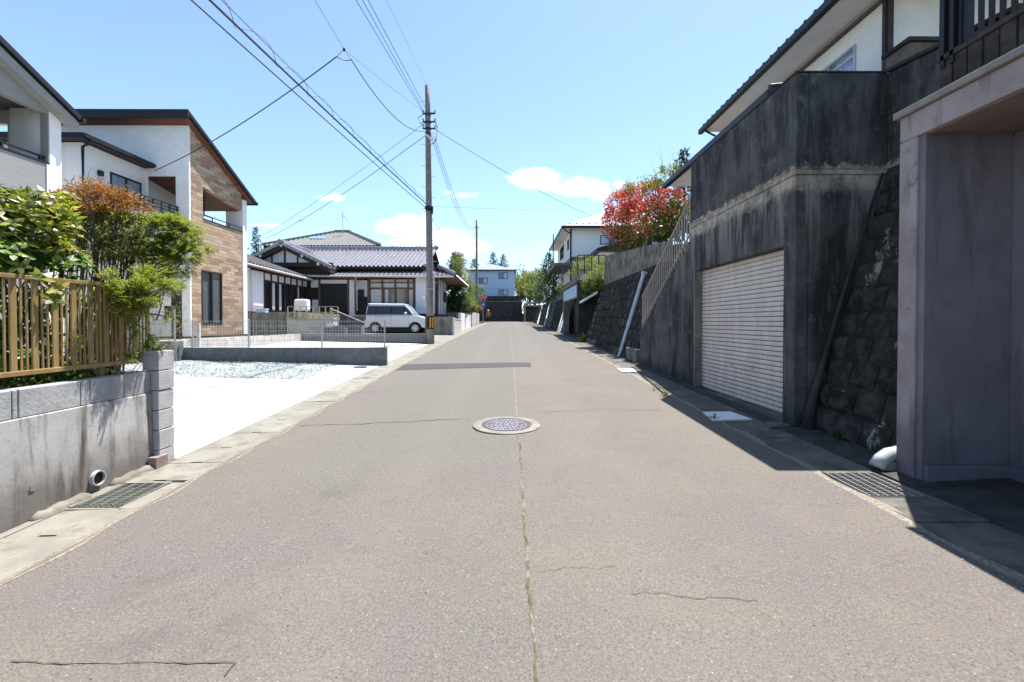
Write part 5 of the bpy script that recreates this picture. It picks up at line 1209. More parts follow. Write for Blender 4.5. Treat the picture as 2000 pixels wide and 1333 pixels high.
mb.box(-4.8,-4.62,28.78,28.95,wz,4.6).box(-4.7,-4.62,28.9,33.2,wz-.25,wz-.01); mb.build('east_battens', 'dark_wood', T)
MB().box(-4.64, -4.55, 31.6, 32.6, 2.9, 3.6).build('east_window', 'dark_metal', T)
# antennas
T = thing('tv_antenna', 'thin antenna mast with a satellite dish beside the front gable', 'antenna', (-12.2, 28, 5.6)); q = at(586, 470, 28.6); q2 = at(586, 431, 28.6)
MB().tube([(q.x,28.6,q.z-.4),(q2.x,28.6,q2.z)], .022, 6).build('mast', 'steel_light', T); MB().disc((0,0), .26, 0, .03, 20).build('dish', 'alu', T); o = T.children[-1]
for v in o.data.vertices: v.co += Vector(T.location)
o.location = Vector((at(589,474,28.5).x, 28.45, at(589,474,28.5).z))-T.location; o.rotation_euler = (radians(70), 0, radians(25))
mb = MB().bar((q2.x-.1,28.6,q2.z-.02),(q2.x+.2,28.6,q2.z-.02),.015)
for i in range(5): mb.bar((q2.x-.1+.07*i,28.4,q2.z-.02),(q2.x-.1+.07*i,28.8,q2.z-.02),.012)
mb.build('aerial', 'steel_light', T)
T = thing('tv_antenna', 'slim antenna on the ridge of the rear two-storey house', 'antenna', (-17, 44, 10)); q = at(669, 456, 45.5); q2 = at(669, 414, 45.5)
MB().tube([(q.x,45.5,q.z-.3),(q2.x,45.5,q2.z)], .03, 6).build('mast', 'steel_light', T); mb = MB().bar((q2.x-.1,45.5,q2.z-.3),(q2.x+.5,45.5,q2.z-.9),.03)
for i in range(6): mb.bar((q2.x+.1*i,45.2,q2.z-.35-.1*i),(q2.x+.1*i,45.8,q2.z-.35-.1*i),.02)
mb.build('aerial', 'steel_light', T)
# house behind with hipped roof
yD = 42; T = thing('hipped_roof_house', 'two-storey house with grey hipped tile roof behind the traditional house', 'house', (-18, 47, 2))
a = at(511, 481, yD); b = at(742, 479, yD); r1 = at(657, 454, 46.5); r2 = at(681, 456, 46.5); ze = (a.z+b.z)/2
mb = MB(); kawara(mb, (a.x,yD,ze), (b.x,yD,ze), (r1.x,46.5,r1.z), (r2.x,46.5,r1.z), .33, .06, row=.4)
kawara(mb, (b.x,yD,ze), (b.x,51,ze), (r2.x,46.5,r1.z), (r2.x,46.6,r1.z), .33, .06, row=.4); kawara(mb, (a.x,51,ze), (a.x,yD,ze), (r1.x,46.6,r1.z), (r1.x,46.5,r1.z), .33, .06, row=.4); kawara(mb, (b.x,51,ze), (a.x,51,ze), (r2.x,46.5,r1.z), (r1.x,46.5,r1.z), .33, .06, row=.4)
mb.build('roof', 'kawara_dull', T, fix=False)
mb = MB(); ridge_line(mb, (r1.x-.2,46.5,r1.z+.05), (r2.x+.2,46.5,r1.z+.05), .3, .22)
for p, q in (((a.x,yD),(r1.x,46.5)),((b.x,yD),(r2.x,46.5)),((b.x,51),(r2.x,46.5)),((a.x,51),(r1.x,46.5))): ridge_line(mb, (p[0],p[1],ze+.08), (q[0],q[1],r1.z+.06), .24, .18)
mb.build('ridge_tiles', 'kawara_dull', T)
MB().box(a.x+.1, b.x-.1, yD+.1, 50.9, ze-.25, ze-.03).build('eaves', 'dark_wood', T); MB().box(a.x+.9, b.x-.8, yD+.9, 50, 2, ze-.25).build('wall', 'pale_block', T)
q = at(622, 465, 44.2); MB().hexa([(q.x-.8,43.9,q.z-.35),(q.x+.7,43.9,q.z-.35),(q.x+.7,44.5,q.z-.05),(q.x-.8,44.5,q.z-.05),(q.x-.8,43.9,q.z-.1),(q.x+.7,43.9,q.z-.1),(q.x+.7,44.5,q.z+.2),(q.x-.8,44.5,q.z+.2)]).build('skylight', 'glass_screen', T)
c = at(759, 491, 43.5); mb = MB(); kawara(mb, (b.x-.3,42.8,ze-.15),(c.x,42.8,c.z),(b.x-.3,47,ze+.8),(c.x-.6,47,c.z+.9),.33,.06); mb.build('lower_roof', 'kawara_dull', T, fix=False)
MB().bar((b.x-.3,42.7,ze-.0),(c.x,42.7,c.z+.05),.24,.22).build('lower_ridge', 'kawara_dull', T)
# platform of the traditional house
T = thing('platform_wall', 'stained old block wall carrying the garden of the traditional house', 'wall', (-13, 22, .8))
MB().box(-18, -10.4, 22.0, 28.8, .5, 1.93).build('old_blocks', 'old_block', T, bevel=.01)
mb = MB()
for x in frange(-17.8, -10.6, 17): mb.box(x, x+.012, 21.985, 21.999, .6, 1.9)
for z in (1.1, 1.5): mb.box(-18, -10.4, 21.985, 21.999, z, z+.012)
mb.build('block_joints', 'board_dark', T)
struct(MB().box(-10.39, -4.7, 28.5, 36, .6, 1.78), 'house_platform', 'old_block')
T = thing('planter_wall', 'pinkish concrete planter box with plants below the white tank', 'planter', (-10, 21.4, 1)); a = at(560, 640, 21.2); b = at(650, 640, 21.2); zt_ = at(600, 624, 21.2).z
MB().box(a.x, b.x, 21.2, 21.9, .7, zt_).build('planter_box', 'pale_block', T, bevel=.01)
MB().box(a.x-.03, b.x+.03, 21.15, 21.95, zt_+.002, zt_+.05).build('planter_rim', 'pale_block', T)
random.seed(71); mb = MB(); clump_leaves(mb, [((x_, 21.5, zt_+.15), .18) for x_ in frange(a.x+.2, b.x-.2, 5)], 500, .11, .04, .5, .2); mb.build('plants', 'leaf_spring', T)
T = thing('garden_railing', 'weathered low metal railing around the white tank', 'railing', (-10, 21, 1.8)); mb = MB(); z0 = at(600,622,21.0).z; z1 = at(600,600,21.0).z; a2 = at(562,600,21).x; b2 = at(660,600,21).x
for i, x_ in enumerate(frange(a2, b2, 8)): MB().box(x_-.018, x_+.018, 20.98, 21.02, z0-.6 if i%4 == 0 else z0, z1).build('upright', 'beige_paint', T)
mb = MB().box(a2, b2, 20.985, 21.015, z1, z1+.03).box(a2, b2, 20.985, 21.015, z0+.05, z0+.08).box(a2,b2,20.985,21.015,(z0+z1)/2,(z0+z1)/2+.025); mb.build('rails', 'beige_paint', T)
T = thing('handrail', 'slanting handrail descending toward the parked silver car', 'handrail', (-8.5, 20.6, 1.2)); a = at(645, 603, 20.6); b = at(712, 631, 20.6)
MB().tube([a, b, b-Vector((0,0,.75))], .022, 8).tube([a, a-Vector((0,0,.9))], .022, 8).build('rail', 'beige_paint', T)
T = thing('small_steps', 'dark concrete steps with pots below the slanting handrail', 'steps', (-8.5, 20.5, .8)); a = at(634, 648, 20.4); b = at(676, 640, 20.4)
MB().box(a.x, b.x, 20.3, 21.1, .6, at(650,641,20.4).z).box(a.x+.2, b.x+.6, 20.7, 21.15, .6, at(650,637,20.4).z).build('step_blocks', 'split_block', T, bevel=.01)
q = at(645, 637, 20.5); tag(MB().tube([(q.x,20.5,q.z-.05),(q.x,20.5,q.z+.1)], [.14,.19], 12).build('flower_pot', 'white_paint', fix=True), 'white flower pot on the dark concrete steps', 'pot')
T = thing('oil_tank', 'white rounded heating oil tank on thin legs in front of the traditional house', 'tank', (-10, 21.5, 1.9)); a = at(576, 607, 21.6); b = at(601, 585, 21.6)
MB().box(a.x, b.x, 21.45, 21.95, a.z, b.z).build('tank_body', 'white_paint', T, bevel=.09)
for x_ in (a.x+.06, b.x-.06):
    for y_ in (21.52, 21.88): MB().tube([(x_,y_,a.z-.5),(x_,y_,a.z+.1)], .016, 6).build('leg', 'alu', T)
MB().tube([((a.x+b.x)/2,21.7,b.z-.01),((a.x+b.x)/2,21.7,b.z+.08)], .03, 8).build('filler_cap', 'red_sign', T); MB().tube([((a.x+b.x)/2,21.46,a.z+.02),((a.x+b.x)/2+.1,21.4,a.z-.1),((a.x+b.x)/2+.2,21.4,a.z-.5)], .012, 6).build('feed_pipe', 'alu', T)
q = at(508, 613, 21.95); T = thing('blue_box', 'small white and pale blue crate at the left end of the platform', 'box', (q.x, 22.3, 1.93)); MB().box(q.x-.28, q.x+.2, 22.05, 22.35, 1.935, 2.08).build('crate_body', 'blue_white_paint', T, bevel=.01); MB().box(q.x-.3, q.x+.22, 22.03, 22.37, 2.083, 2.12).build('crate_lid', 'white_paint', T, bevel=.006)

# ------------------------------------------------------------------ roadside walls further along on the left
T = thing('roadside_wall', 'grey block wall at the car park exit right of the utility pole', 'wall', (-4, 25.9, .7)); a = at(846, 640, 25.9); b = at(884, 640, 25.9)
MB().box(-4.9, b.x, 25.9, 26.05, .5, 1.76).build('blocks', 'old_block', T, bevel=.01); MB().box(b.x+.002, b.x+.12, 25.88, 26.1, .5, 1.72).build('gate_post', 'white_paint', T, bevel=.01)
tag(MB().box(-3.6, -3.42, 27.0, 31.5, .6, 1.62).box(-3.62,-3.40,27.0,31.5,1.622,1.68).build('roadside_wall', 'pale_block', bevel=.01), 'low pale wall with plants between the exit wall and the white wall', 'wall')
tag(MB().box(-3.62, -3.42, 31.6, 39.6, .6, 2.12).build('roadside_wall', 'plaster_white', bevel=.01), 'plain white wall along the road before the second utility pole', 'wall')
tag(MB().box(-3.9, -3.7, 44, 54.5, .9, 2.5).build('roadside_wall', 'pale_block', bevel=.01), 'pale wall behind the second utility pole', 'wall')
tag(MB().box(-8.5, -3.95, 33.5, 33.7, .6, 2.2).build('garden_wall', 'old_block', bevel=.01), 'dark garden wall behind the white striped gable', 'wall')
# ------------------------------------------------------------------ silver car
def build_car():
    yA, yB = 26.25, 27.85; yc = (yA+yB)/2; x0 = at(712, 640, yA).x; x1 = at(835, 640, yA).x; L_ = x1-x0; zg = PG(-6, 27)+.02
    T = thing('silver_car', 'small silver boxy van parked sideways behind the low block wall', 'car', ((x0+x1)/2, yc, zg))
    X_ = lambda q: x0+L_*q
    r = .30; w1, w2 = .165, .800
    def arch(c): return [(X_(c)-.36*cos(a), zg+.30+.36*sin(a)) for a in frange(0.12, pi-.12, 10)]
    low = [(X_(0)+.02, zg+.28)]+[(p[0], p[1]) for p in arch(w1)]+[p for p in arch(w2)]+[(X_(.985), zg+.26),(X_(1.0), zg+.42),(X_(.995), zg+.72),(X_(.955), zg+.90),(X_(.86), zg+1.02),(X_(.77), zg+1.08),(X_(.30), zg+1.08),(X_(0.0)+.02, zg+1.06),(X_(-.005), zg+.6)]
    MB().prism(low, 'y', yA, yB).build('body', 'car_silver', T, bevel=.06)
    cab = [(X_(.01), zg+1.082),(X_(.79), zg+1.082),(X_(.735), zg+1.34),(X_(.665), zg+1.63),(X_(.60), zg+1.70),(X_(.06), zg+1.72),(X_(.02), zg+1.58)]
    mb = MB(); n = len(cab); ins = lambda z: .20*max(0, (z-zg-1.08)/.64)
    mb.v = [(x, yA+.02+ins(z), z) for x, z in cab]+[(x, yB-.02-ins(z), z) for x, z in cab]; mb.f = [tuple(range(n)), tuple(range(2*n-1,n-1,-1))]+[(i,i+n,(i+1)%n+n,(i+1)%n) for i in range(n)]
    mb.build('cabin', 'car_silver', T, bevel=.07)
    def sidepane(name, pts, m='glass_car', off=.004):
        for s in (0, 1):
            mb = MB(); mb.v = [(X_(q), (yA+.02+ins(zg+z)-off) if s == 0 else (yB-.02-ins(zg+z)+off), zg+z) for q, z in pts]; mb.f = [tuple(range(len(pts)))]; mb.build(name, m, T)
    sidepane('window_surround', [(.03,1.11),(.755,1.11),(.705,1.35),(.625,1.59),(.045,1.61)], 'black', .002)
    sidepane('rear_quarter_window', [(.04,1.13),(.17,1.13),(.17,1.56),(.05,1.56)])
    sidepane('rear_door_window', [(.185,1.13),(.41,1.13),(.41,1.57),(.185,1.57)])
    sidepane('front_door_window', [(.43,1.13),(.64,1.13),(.615,1.50),(.59,1.58),(.43,1.58)])
    sidepane('front_quarter_window', [(.655,1.13),(.75,1.13),(.705,1.33),(.64,1.45)])
    mb = MB(); mb.v = [(X_(.795)+.01,yA+.10,zg+1.10),(X_(.795)+.01,yB-.10,zg+1.10),(X_(.672)+.012,yB-.26,zg+1.62),(X_(.672)+.012,yA+.26,zg+1.62)]; mb.f = [(0,1,2,3)]; mb.build('windscreen', 'glass_screen', T)
    MB().hexa([(X_(.03),yA+.20,zg+1.722),(X_(.64),yA+.20,zg+1.70),(X_(.64),yB-.20,zg+1.70),(X_(.03),yB-.20,zg+1.722),(X_(.06),yA+.26,zg+1.755),(X_(.60),yA+.26,zg+1.74),(X_(.60),yB-.26,zg+1.74),(X_(.06),yB-.26,zg+1.755)]).build('roof_panel', 'white_paint', T, bevel=.01)
    for c in (w1, w2):
        for yy_, s in ((yA+.02, 1), (yB-.02, -1)):
            Wt = MB().tube([(X_(c),yy_,zg+r),(X_(c),yy_+.17*s,zg+r)], r, 28).build('wheel', 'rubber', T)
            mb = MB()
            for k in range(9): a = 2*pi*k/9; mb.hexa([(X_(c)+.03*cos(a+1.57)*t1+.18*0+ (0.03 if 0 else 0)+rr*cos(a), yy_-.012*s+d, zg+r+.03*sin(a+1.57)*t1+rr*sin(a)) for d in (0,.02*s) for rr, t1 in ((.03,-1),(.03,1),(.195,.7),(.195,-.7))])
            mb.tube([(X_(c),yy_-.014*s,zg+r),(X_(c),yy_+.01*s,zg+r)], .05, 14)
            n = 28; o = len(mb.v)
            for k in range(n):
                a = 2*pi*k/n
                for rr, yo in ((.185,-.010),(.205,-.010),(.205,.01),(.185,.01)): mb.v.append((X_(c)+rr*cos(a), yy_+yo*s, zg+r+rr*sin(a)))
            for k in range(n):
                for q in range(4): mb.f.append((o+4*k+q, o+4*((k+1)%n)+q, o+4*((k+1)%n)+(q+1)%4, o+4*k+(q+1)%4))
            mb.build('rim', 'rim', Wt); MB().tube([(X_(c),yy_-.002*s,zg+r),(X_(c),yy_+.012*s,zg+r)], .184, 24).build('hub_recess', 'black', Wt)
    for yy_ in (yA-.02, yB-.24): MB().hexa([(X_(.925),yy_,zg+.70),(X_(1.0)+.01,yy_,zg+.66),(X_(1.0)+.01,yy_+.26,zg+.66),(X_(.925),yy_+.26,zg+.70),(X_(.905),yy_,zg+.90),(X_(.965)+.01,yy_,zg+.88),(X_(.965)+.01,yy_+.26,zg+.88),(X_(.905),yy_+.26,zg+.90)]).build('headlight', 'lamp_glass', T)
    for yy_ in (yA-.012, yB-.1): MB().box(X_(-.004)-.01, X_(.02), yy_, yy_+.11, zg+.80, zg+1.0).build('tail_light', 'tin_brown', T)
    for yy_ in (yA-.16, yB+.03): MB().sphere((X_(.655), yy_+.06, zg+1.16), .1, 10, 6, (.9,.7,.8)).build('mirror', 'car_silver', T, smooth=True)
    for q in (.22, .46): MB().box(X_(q), X_(q)+.16, yA-.022, yA-.002, zg+.93, zg+.96).build('door_handle', 'car_silver', T)
    mb = MB()
    for q in (.175, .42, .70): mb.box(X_(q), X_(q)+.01, yA-.002, yA+.01, zg+.35, zg+1.07)
    mb.box(X_(.18), X_(.42), yA-.003, yA+.01, zg+.985, zg+.998); mb.build('door_gaps', 'black', T)
    MB().box(X_(.24), X_(.72), yA+.02, yB-.02, zg+.2, zg+.278).build('sill', 'black', T); MB().box(X_(.96), X_(1.0)+.015, yA+.25, yB-.25, zg+.38, zg+.60).build('grille', 'black', T)
    MB().box(X_(1.0)+.016, X_(1.0)+.026, yc-.17, yc+.17, zg+.42, zg+.58).build('number_plate', 'white_paint', T)
build_car()

# ------------------------------------------------------------------ utility poles
def pole(label, x, y, ztop, r0, r1, loc_marks=True, lean=(0,0)):
    zb = R(y); T = thing('utility_pole', label, 'utility pole', (x, y, zb), group='concrete utility poles'); n = 12
    P = [(x+lean[0]*i/n, y, zb-.3+(ztop-zb+.3)*i/n) for i in range(n+1)]; fpos = lambda z: (x+lean[0]*(z-zb)/(ztop-zb), y)
    MB().tube(P, [r0+(r1-r0)*i/n for i in range(n+1)], 18).build('pole_shaft', 'pole_concrete', T, smooth=True)
    mb = MB(); z = zb+2.6; s = 1
    while z < ztop-.6: c = fpos(z); mb.tube([(c[0],y,z),(c[0]+s*(r0+.14),y-.02,z)], .010, 5); z += .45; s = -s
    mb.build('climbing_steps', 'galvanized', T)
    return T, fpos
PX, PY = at(841, 660, 19.0).x, 19.0; PT = at(835, 168, PY).z
T, fp_ = pole('tall weathered concrete utility pole at the end of the low grey wall', PX, PY, PT, .165, .105, lean=(at(835,168,PY).x-PX, 0))
zz_ = lambda py: at(838, py, PY).z
def band(T, z, r=.15, h=.05): c = fp_(z); MB().tube([(c[0],PY,z-h/2),(c[0],PY,z+h/2)], r, 16).build('steel_band', 'dark_metal', T)
for py in (225, 240, 252, 262, 405, 412): band(T, zz_(py), .132 if py < 300 else .15)
# upper brackets with insulators
for i, py in enumerate((225, 241, 254)):
    z = zz_(py); c = fp_(z); A = MB().bar((c[0]-.2,PY-.13,z),(c[0]+.34,PY-.13,z),.05).build('bracket', 'dark_metal', T)
    for sx in (-.18, .32): MB().tube([(c[0]+sx,PY-.13,z),(c[0]+sx,PY-.13,z+.06),(c[0]+sx,PY-.13,z+.065),(c[0]+sx,PY-.13,z+.13)], [.02,.02,.045,.04], 10).build('insulator', 'pale_block', A)
z = zz_(268); c = fp_(z); MB().bar((c[0]-.12,PY-.16,z+.1),(c[0]+.30,PY-.18,z-.32),.07,.05).build('white_arm', 'white_paint', T)
MB().tube([(c[0]+.28,PY-.1,zz_(236)),(c[0]+.40,PY-.1,zz_(250)),(c[0]+.36,PY-.1,zz_(275)),(c[0]+.16,PY-.1,zz_(285))], .018, 6).tube([(c[0]-.18,PY-.1,zz_(226)),(c[0]-.40,PY-.1,zz_(233)),(c[0]-.32,PY-.1,zz_(243)),(c[0]-.12,PY-.1,zz_(248))], .014, 6).build('jumper_loops', 'cable_black', T)
z = zz_(408); c = fp_(z); MB().box(c[0]-.14, c[0]+.20, PY-.22, PY-.12, z-.06, z+.05).box(c[0]+.13,c[0]+.2,PY-.2,PY-.1,z-.25,z+.02).build('telecom_clamp', 'dark_metal', T)
z = zz_(476); c = fp_(z); MB().tube([(c[0]+.12,PY,z-.03),(c[0]+.42,PY,z+.06)], .012, 6).build('step_bolt', 'galvanized', T)
z = zz_(591); c = fp_(z); MB().box(c[0]-.30, c[0]-.13, PY-.1, PY+.05, z-.14, z+.15).build('meter_box', 'alu', T); MB().sphere((c[0]-.22,PY-.06,z+.2), .07, 8, 5).build('meter_dome', 'white_paint', T)
za, zb2 = zz_(643), zz_(618); rr = .176
mb = MB(); n = 20
for k in range(n+1): a = pi*1.02+pi*.96*k/n; mb.v += [(PX+rr*cos(a)+.0, PY+rr*sin(a), za), (PX+rr*cos(a), PY+rr*sin(a), zb2)]
for k in range(n): mb.f.append((2*k,2*k+2,2*k+3,2*k+1))
bandm = mb.build('warning_wrap', 'black', T, fix=False)
mb = MB(); 
for a0 in (1.50, 1.66, 1.82):
    for k in range(1): 
        a = pi*a0; b = a+pi*.07; r3 = rr+.004; mb.add([(PX+r3*cos(a),PY+r3*sin(a),za+.05),(PX+r3*cos(b),PY+r3*sin(b),za+.05),(PX+r3*cos(b),PY+r3*sin(b),zb2-.05),(PX+r3*cos(a),PY+r3*sin(a),zb2-.05)], [(0,1,2,3)])
mb.build('yellow_stripes', 'yellow_mark', bandm, fix=False)
z = zz_(565); MB().tube([(PX-.02,PY,z-.02),(PX-.02,PY,z+.02)], .168, 16).build('pale_band', 'alu', T)
P2x, P2y = at(931, 600, 55).x, 55.0; P2T = at(930, 430, 55).z
T2, _ = pole('second thinner dark utility pole farther down the street by the road sign', P2x, P2y, P2T, .18, .11)
MB().bar((P2x-.3,P2y,P2T-.9),(P2x+.3,P2y,P2T-.9),.08).build('crossarm', 'dark_metal', T2); MB().tube([(P2x,P2y,at(930,560,55).z),(P2x+.5,P2y-.1,at(930,559,55).z)], .03, 6).box(P2x+.35,P2x+.8,P2y-.2,P2y,at(930,560,55).z-.03,at(930,560,55).z+.08).build('street_lamp_arm', 'white_paint', T2)
# ------------------------------------------------------------------ wires
def wire(label, a, b, sag, r=.011, n=28, mid=None, group='overhead wires', name='overhead_wire', mat='cable_black', cat='cable', build=True):
    a = Vector(a); b = Vector(b); P = []
    for i in range(n+1): t = i/n; P.append(a.lerp(b, t)-Vector((0,0,4*sag*t*(1-t))))
    mb = MB().tube(P, r, 5)
    if build: tag(mb.build(name, mat), label, cat, group)
    return P
def through(p0, px, py, y, yb, sag=0):
    """end point at distance yb of the straight line from p0 through the place seen at px,py at distance y"""
    q = at(px, py, y); t = (yb-p0.y)/(y-p0.y); return p0+(q-p0)*t
top = lambda py, dx=0: Vector((fp_(zz_(py))[0]+dx, PY-.13, zz_(py)))
for k, (pyA, dx, px, lab) in enumerate(((222,-.18,699,'leftmost of the three thin power lines climbing left from the pole top'),(228,-.05,711,'middle of the three thin power lines climbing left from the pole top'),(226,.06,722,'rightmost of the three thin power lines climbing left from the pole top'))):
    a = top(pyA, dx); b = through(a, px, 0, 11.5, -14); wire(lab, a, b, .12, .009)
a = top(170); wire('faintest single wire from the very top of the near pole', a, through(a, 757, 0, 11.5, -14), .1, .004)
# telecom bundle
a = top(404); b = through(a, 440, 0, 6.9, -14); Pm = wire('thick black telephone cable coming from upper left to the near pole', a, b, .25, .019, 44)
a2 = a+Vector((0,0,.10)); b2 = b+Vector((.02,0,.16)); P_ = wire('', a2, b2, .20, .007, 44, build=False)
T = thing('suspension_wire', 'thin wire spiralling along above the thick telephone cable', 'cable', tuple(a2), group='overhead wires'); MB().tube(P_, .006, 5).build('messenger_strand', 'cable_black', T)
mb = MB(); hel = []
L_ = (b-a).length; n = 420
for i in range(n+1):
    t = .02+.74*i/n; pa = a.lerp(b, t)-Vector((0,0,4*.25*t*(1-t))); pb = a2.lerp(b2, t)-Vector((0,0,4*.20*t*(1-t))); ph = t*L_/1.1*2*pi; c = (pa+pb)/2; rr = (pb-pa).length/2+.02
    hel.append(c+Vector((cos(ph)*rr*.9, 0, sin(ph)*rr)))
mb.tube(hel, .0045, 4); mb.build('spiral_hanger', 'cable_black', T)
a = top(410, -.05); b = through(a, 402, 0, 6.9, -14); wire('single black cable running left of and below the thick telephone cable', a, b, .22, .012, 44)
# span with hanging drop
node = at(672, 97, 10.6); wire('faint wire from the top edge to the hanging junction', node, through(node, 615, 0, 9.2, -6), .02, .005)
wire('faint straight wire from the hanging junction to the near pole', node, top(226), .05, .0045)
n2 = at(686, 117, 10.7); wire('sagging black cable from the hanging junction to the near pole', top(258), n2, .55, .012)
n3 = at(658, 111, 10.5); wire('black drop cable from the hanging junction to the tiled house', n3, at(302, 334, 15.1), .20, .014)
wire('short loop of cable linking the two ends at the junction', n3, n2, .05, .010, 10)
T = thing('cable_junction', 'small dark junction fitting where the hanging cables meet', 'junction', tuple(node), group=None); MB().sphere(node, .032, 8, 5, (1,1,1.5)).build('fitting', 'black', T); MB().tube([node, n2], .006, 4).tube([node, n3], .006, 4).build('tie_wires', 'cable_black', T)
wire('thin service wire from the near pole toward the left gable end', top(243,-.1), at(518, 458, 25), .15, .008)
wire('thicker service wire from the near pole to the traditional house roof', top(268,-.1), at(566, 443, 28), .15, .013); 
wire('grey continuation of the thicker service wire onto the tiled roof', at(566, 443, 28), at(520, 466, 27.2), .03, .011)
Pt2 = Vector((P2x, P2y, P2T-.9)); 
for k, lab in enumerate(('left wire of the three between the two poles','middle wire of the three between the two poles','right wire of the three between the two poles')):
    wire(lab, top(262+k*5, .12+k*.10), Pt2+Vector((-.3+.3*k,0,.1)), 1.7, .010)
wire('wire descending right from the near pole to the distant white house', top(255,.3), at(1160, 424, 35.5), .25, .012)
wire('faint level wire from the near pole to the red bush side', top(405,.1), at(1165, 409, 40), .10, .005)
wire('low wire from the second pole to the right-hand slope', Pt2-Vector((0,0,.8)), at(1075, 463, 46), .05, .008)
wire('short slack wire hanging right of the near pole', top(425,.1), at(868, 458, 21.5), .1, .008)

# ------------------------------------------------------------------ road sign
sy = 58.0; sx = at(943.5, 600, sy).x; T = thing('stop_sign', 'red triangular stop sign above a blue sign on a grey post', 'road sign', (sx, sy, R(sy)))
zt_ = at(943, 579, sy).z; MB().tube([(sx,sy,R(sy)-.1),(sx,sy,zt_)], .045, 8).build('post', 'galvanized', T)
c = at(944, 585.0, sy); s = .50; MB().prism([(c.x-s,c.z+.36),(c.x+s,c.z+.36),(c.x,c.z-.44)], 'y', sy-.08, sy-.065).build('red_plate', 'red_sign', T)
PL = T.children[-1]
MB().prism([(c.x-s-.04,c.z+.39),(c.x+s+.04,c.z+.39),(c.x,c.z-.50)], 'y', sy-.064, sy-.055).build('white_border', 'white_paint', T)
def text(body, loc, size, mat, parent, rot=(pi/2,0,0), name='lettering'):
    cu = bpy.data.curves.new(name, 'FONT'); cu.body = body; cu.size = size; cu.align_x = 'CENTER'; cu.align_y = 'CENTER'; cu.extrude = .002
    o = bpy.data.objects.new(name, cu); COL.objects.link(o); dg = bpy.context.evaluated_depsgraph_get(); me = bpy.data.meshes.new_from_object(o.evaluated_get(dg)); bpy.data.objects.remove(o)
    me.materials.clear(); me.materials.append(MATS[mat]); m = bpy.data.objects.new(name, me); COL.objects.link(m); o_ = Vector((0,0,0)); q = parent
    while q is not None: o_ = o_+Vector(q.location); q = q.parent
    m.parent = parent; m.location = Vector(loc)-o_; m.rotation_euler = rot; return m
text('止まれ', (c.x, sy-.086, c.z+.16), .27, 'white_paint', PL)
c = at(944, 594.5, sy); MB().prism([(c.x-.30,c.z-.1),(c.x+.30,c.z-.1),(c.x+.40,c.z+.12),(c.x,c.z+.40),(c.x-.40,c.z+.12)], 'y', sy-.08, sy-.065).prism([(c.x-.36,c.z-.3),(c.x+.36,c.z-.3),(c.x+.36,c.z-.102),(c.x-.36,c.z-.102)], 'y', sy-.08, sy-.065).build('blue_plate', 'blue_sign', T)
PL = T.children[-1]; MB().prism([(c.x-.16,c.z-.18),(c.x+.16,c.z-.18),(c.x,c.z+.2)], 'y', sy-.084, sy-.081).build('white_triangle', 'white_paint', PL)

# ------------------------------------------------------------------ person walking away
def person(x, y):
    import bmesh
    z = R(y)+.01; T = thing('person', 'person in orange-brown top, dark trousers and tan hat walking away', 'person', (x, y, z), local=False)
    J = {'pel':(0,0,.92,.14),'sp':(0,-.01,1.15,.145),'ch':(0,0,1.35,.16),'nk':(0,.02,1.48,.06),'hd':(0,.03,1.62,.095),'tp':(0,.03,1.70,.07),
         'hl':(-.10,0,.86,.10),'kl':(-.11,.10,.48,.065),'al':(-.11,-.04,.09,.045),'tl':(-.11,.10,.03,.035),'hr':(.10,0,.86,.10),'kr':(.11,.02,.48,.065),'ar':(.11,-.22,.13,.045),'tr':(.11,-.10,.03,.035),
         'sl':(-.19,0,1.38,.065),'el':(-.25,-.08,1.10,.045),'wl':(-.25,.04,.87,.032),'fl':(-.24,.08,.78,.028),'sr':(.19,0,1.38,.065),'er':(.25,.02,1.10,.045),'wr':(.26,.16,.93,.032),'fr':(.25,.22,.86,.028)}
    E = 'pel-sp sp-ch ch-nk nk-hd hd-tp pel-hl hl-kl kl-al al-tl pel-hr hr-kr kr-ar ar-tr ch-sl sl-el el-wl wl-fl ch-sr sr-er er-wr wr-fr'.split()
    K = list(J); me = bpy.data.meshes.new('body'); me.from_pydata([J[k][:3] for k in K], [tuple(K.index(q) for q in e.split('-')) for e in E], [])
    o = bpy.data.objects.new('body', me); COL.objects.link(o); o.parent = T; md = o.modifiers.new('skin', 'SKIN'); 
    for i, k in enumerate(K): me.skin_vertices[0].data[i].radius = (J[k][3], J[k][3]*(.75 if k in ('ch','sp','pel') else 1))
    me.skin_vertices[0].data[0].use_root = True; sd = o.modifiers.new('sub', 'SUBSURF'); sd.levels = 1; sd.render_levels = 1
    me.materials.append(MATS['trousers'])
    dg = bpy.context.evaluated_depsgraph_get(); m2 = bpy.data.meshes.new_from_object(o.evaluated_get(dg)); o.modifiers.clear(); o.data = m2
    m2.materials.clear(); [m2.materials.append(MATS[k]) for k in ('trousers','shirt_orange','skin')]
    for p in m2.polygons:
        c = p.center; p.use_smooth = True; p.material_index = 2 if (c.z > 1.50 or (abs(c.x) > .2 and c.z < .93)) else (1 if c.z > .88 else 0)
    mb = MB(); mb.tube([(x,y+.03,z+1.63),(x,y+.03,z+1.66),(x,y+.03,z+1.70),(x,y+.03,z+1.78)], [.17,.16,.115,.07], 14); mb.build('sun_hat', 'hat_tan', T)
    mb = MB().box(x-.24,x-.14,y-.12,y-.02,z+.95,z+1.1)
    return T
person(at(953.5, 620, 61).x, 61)

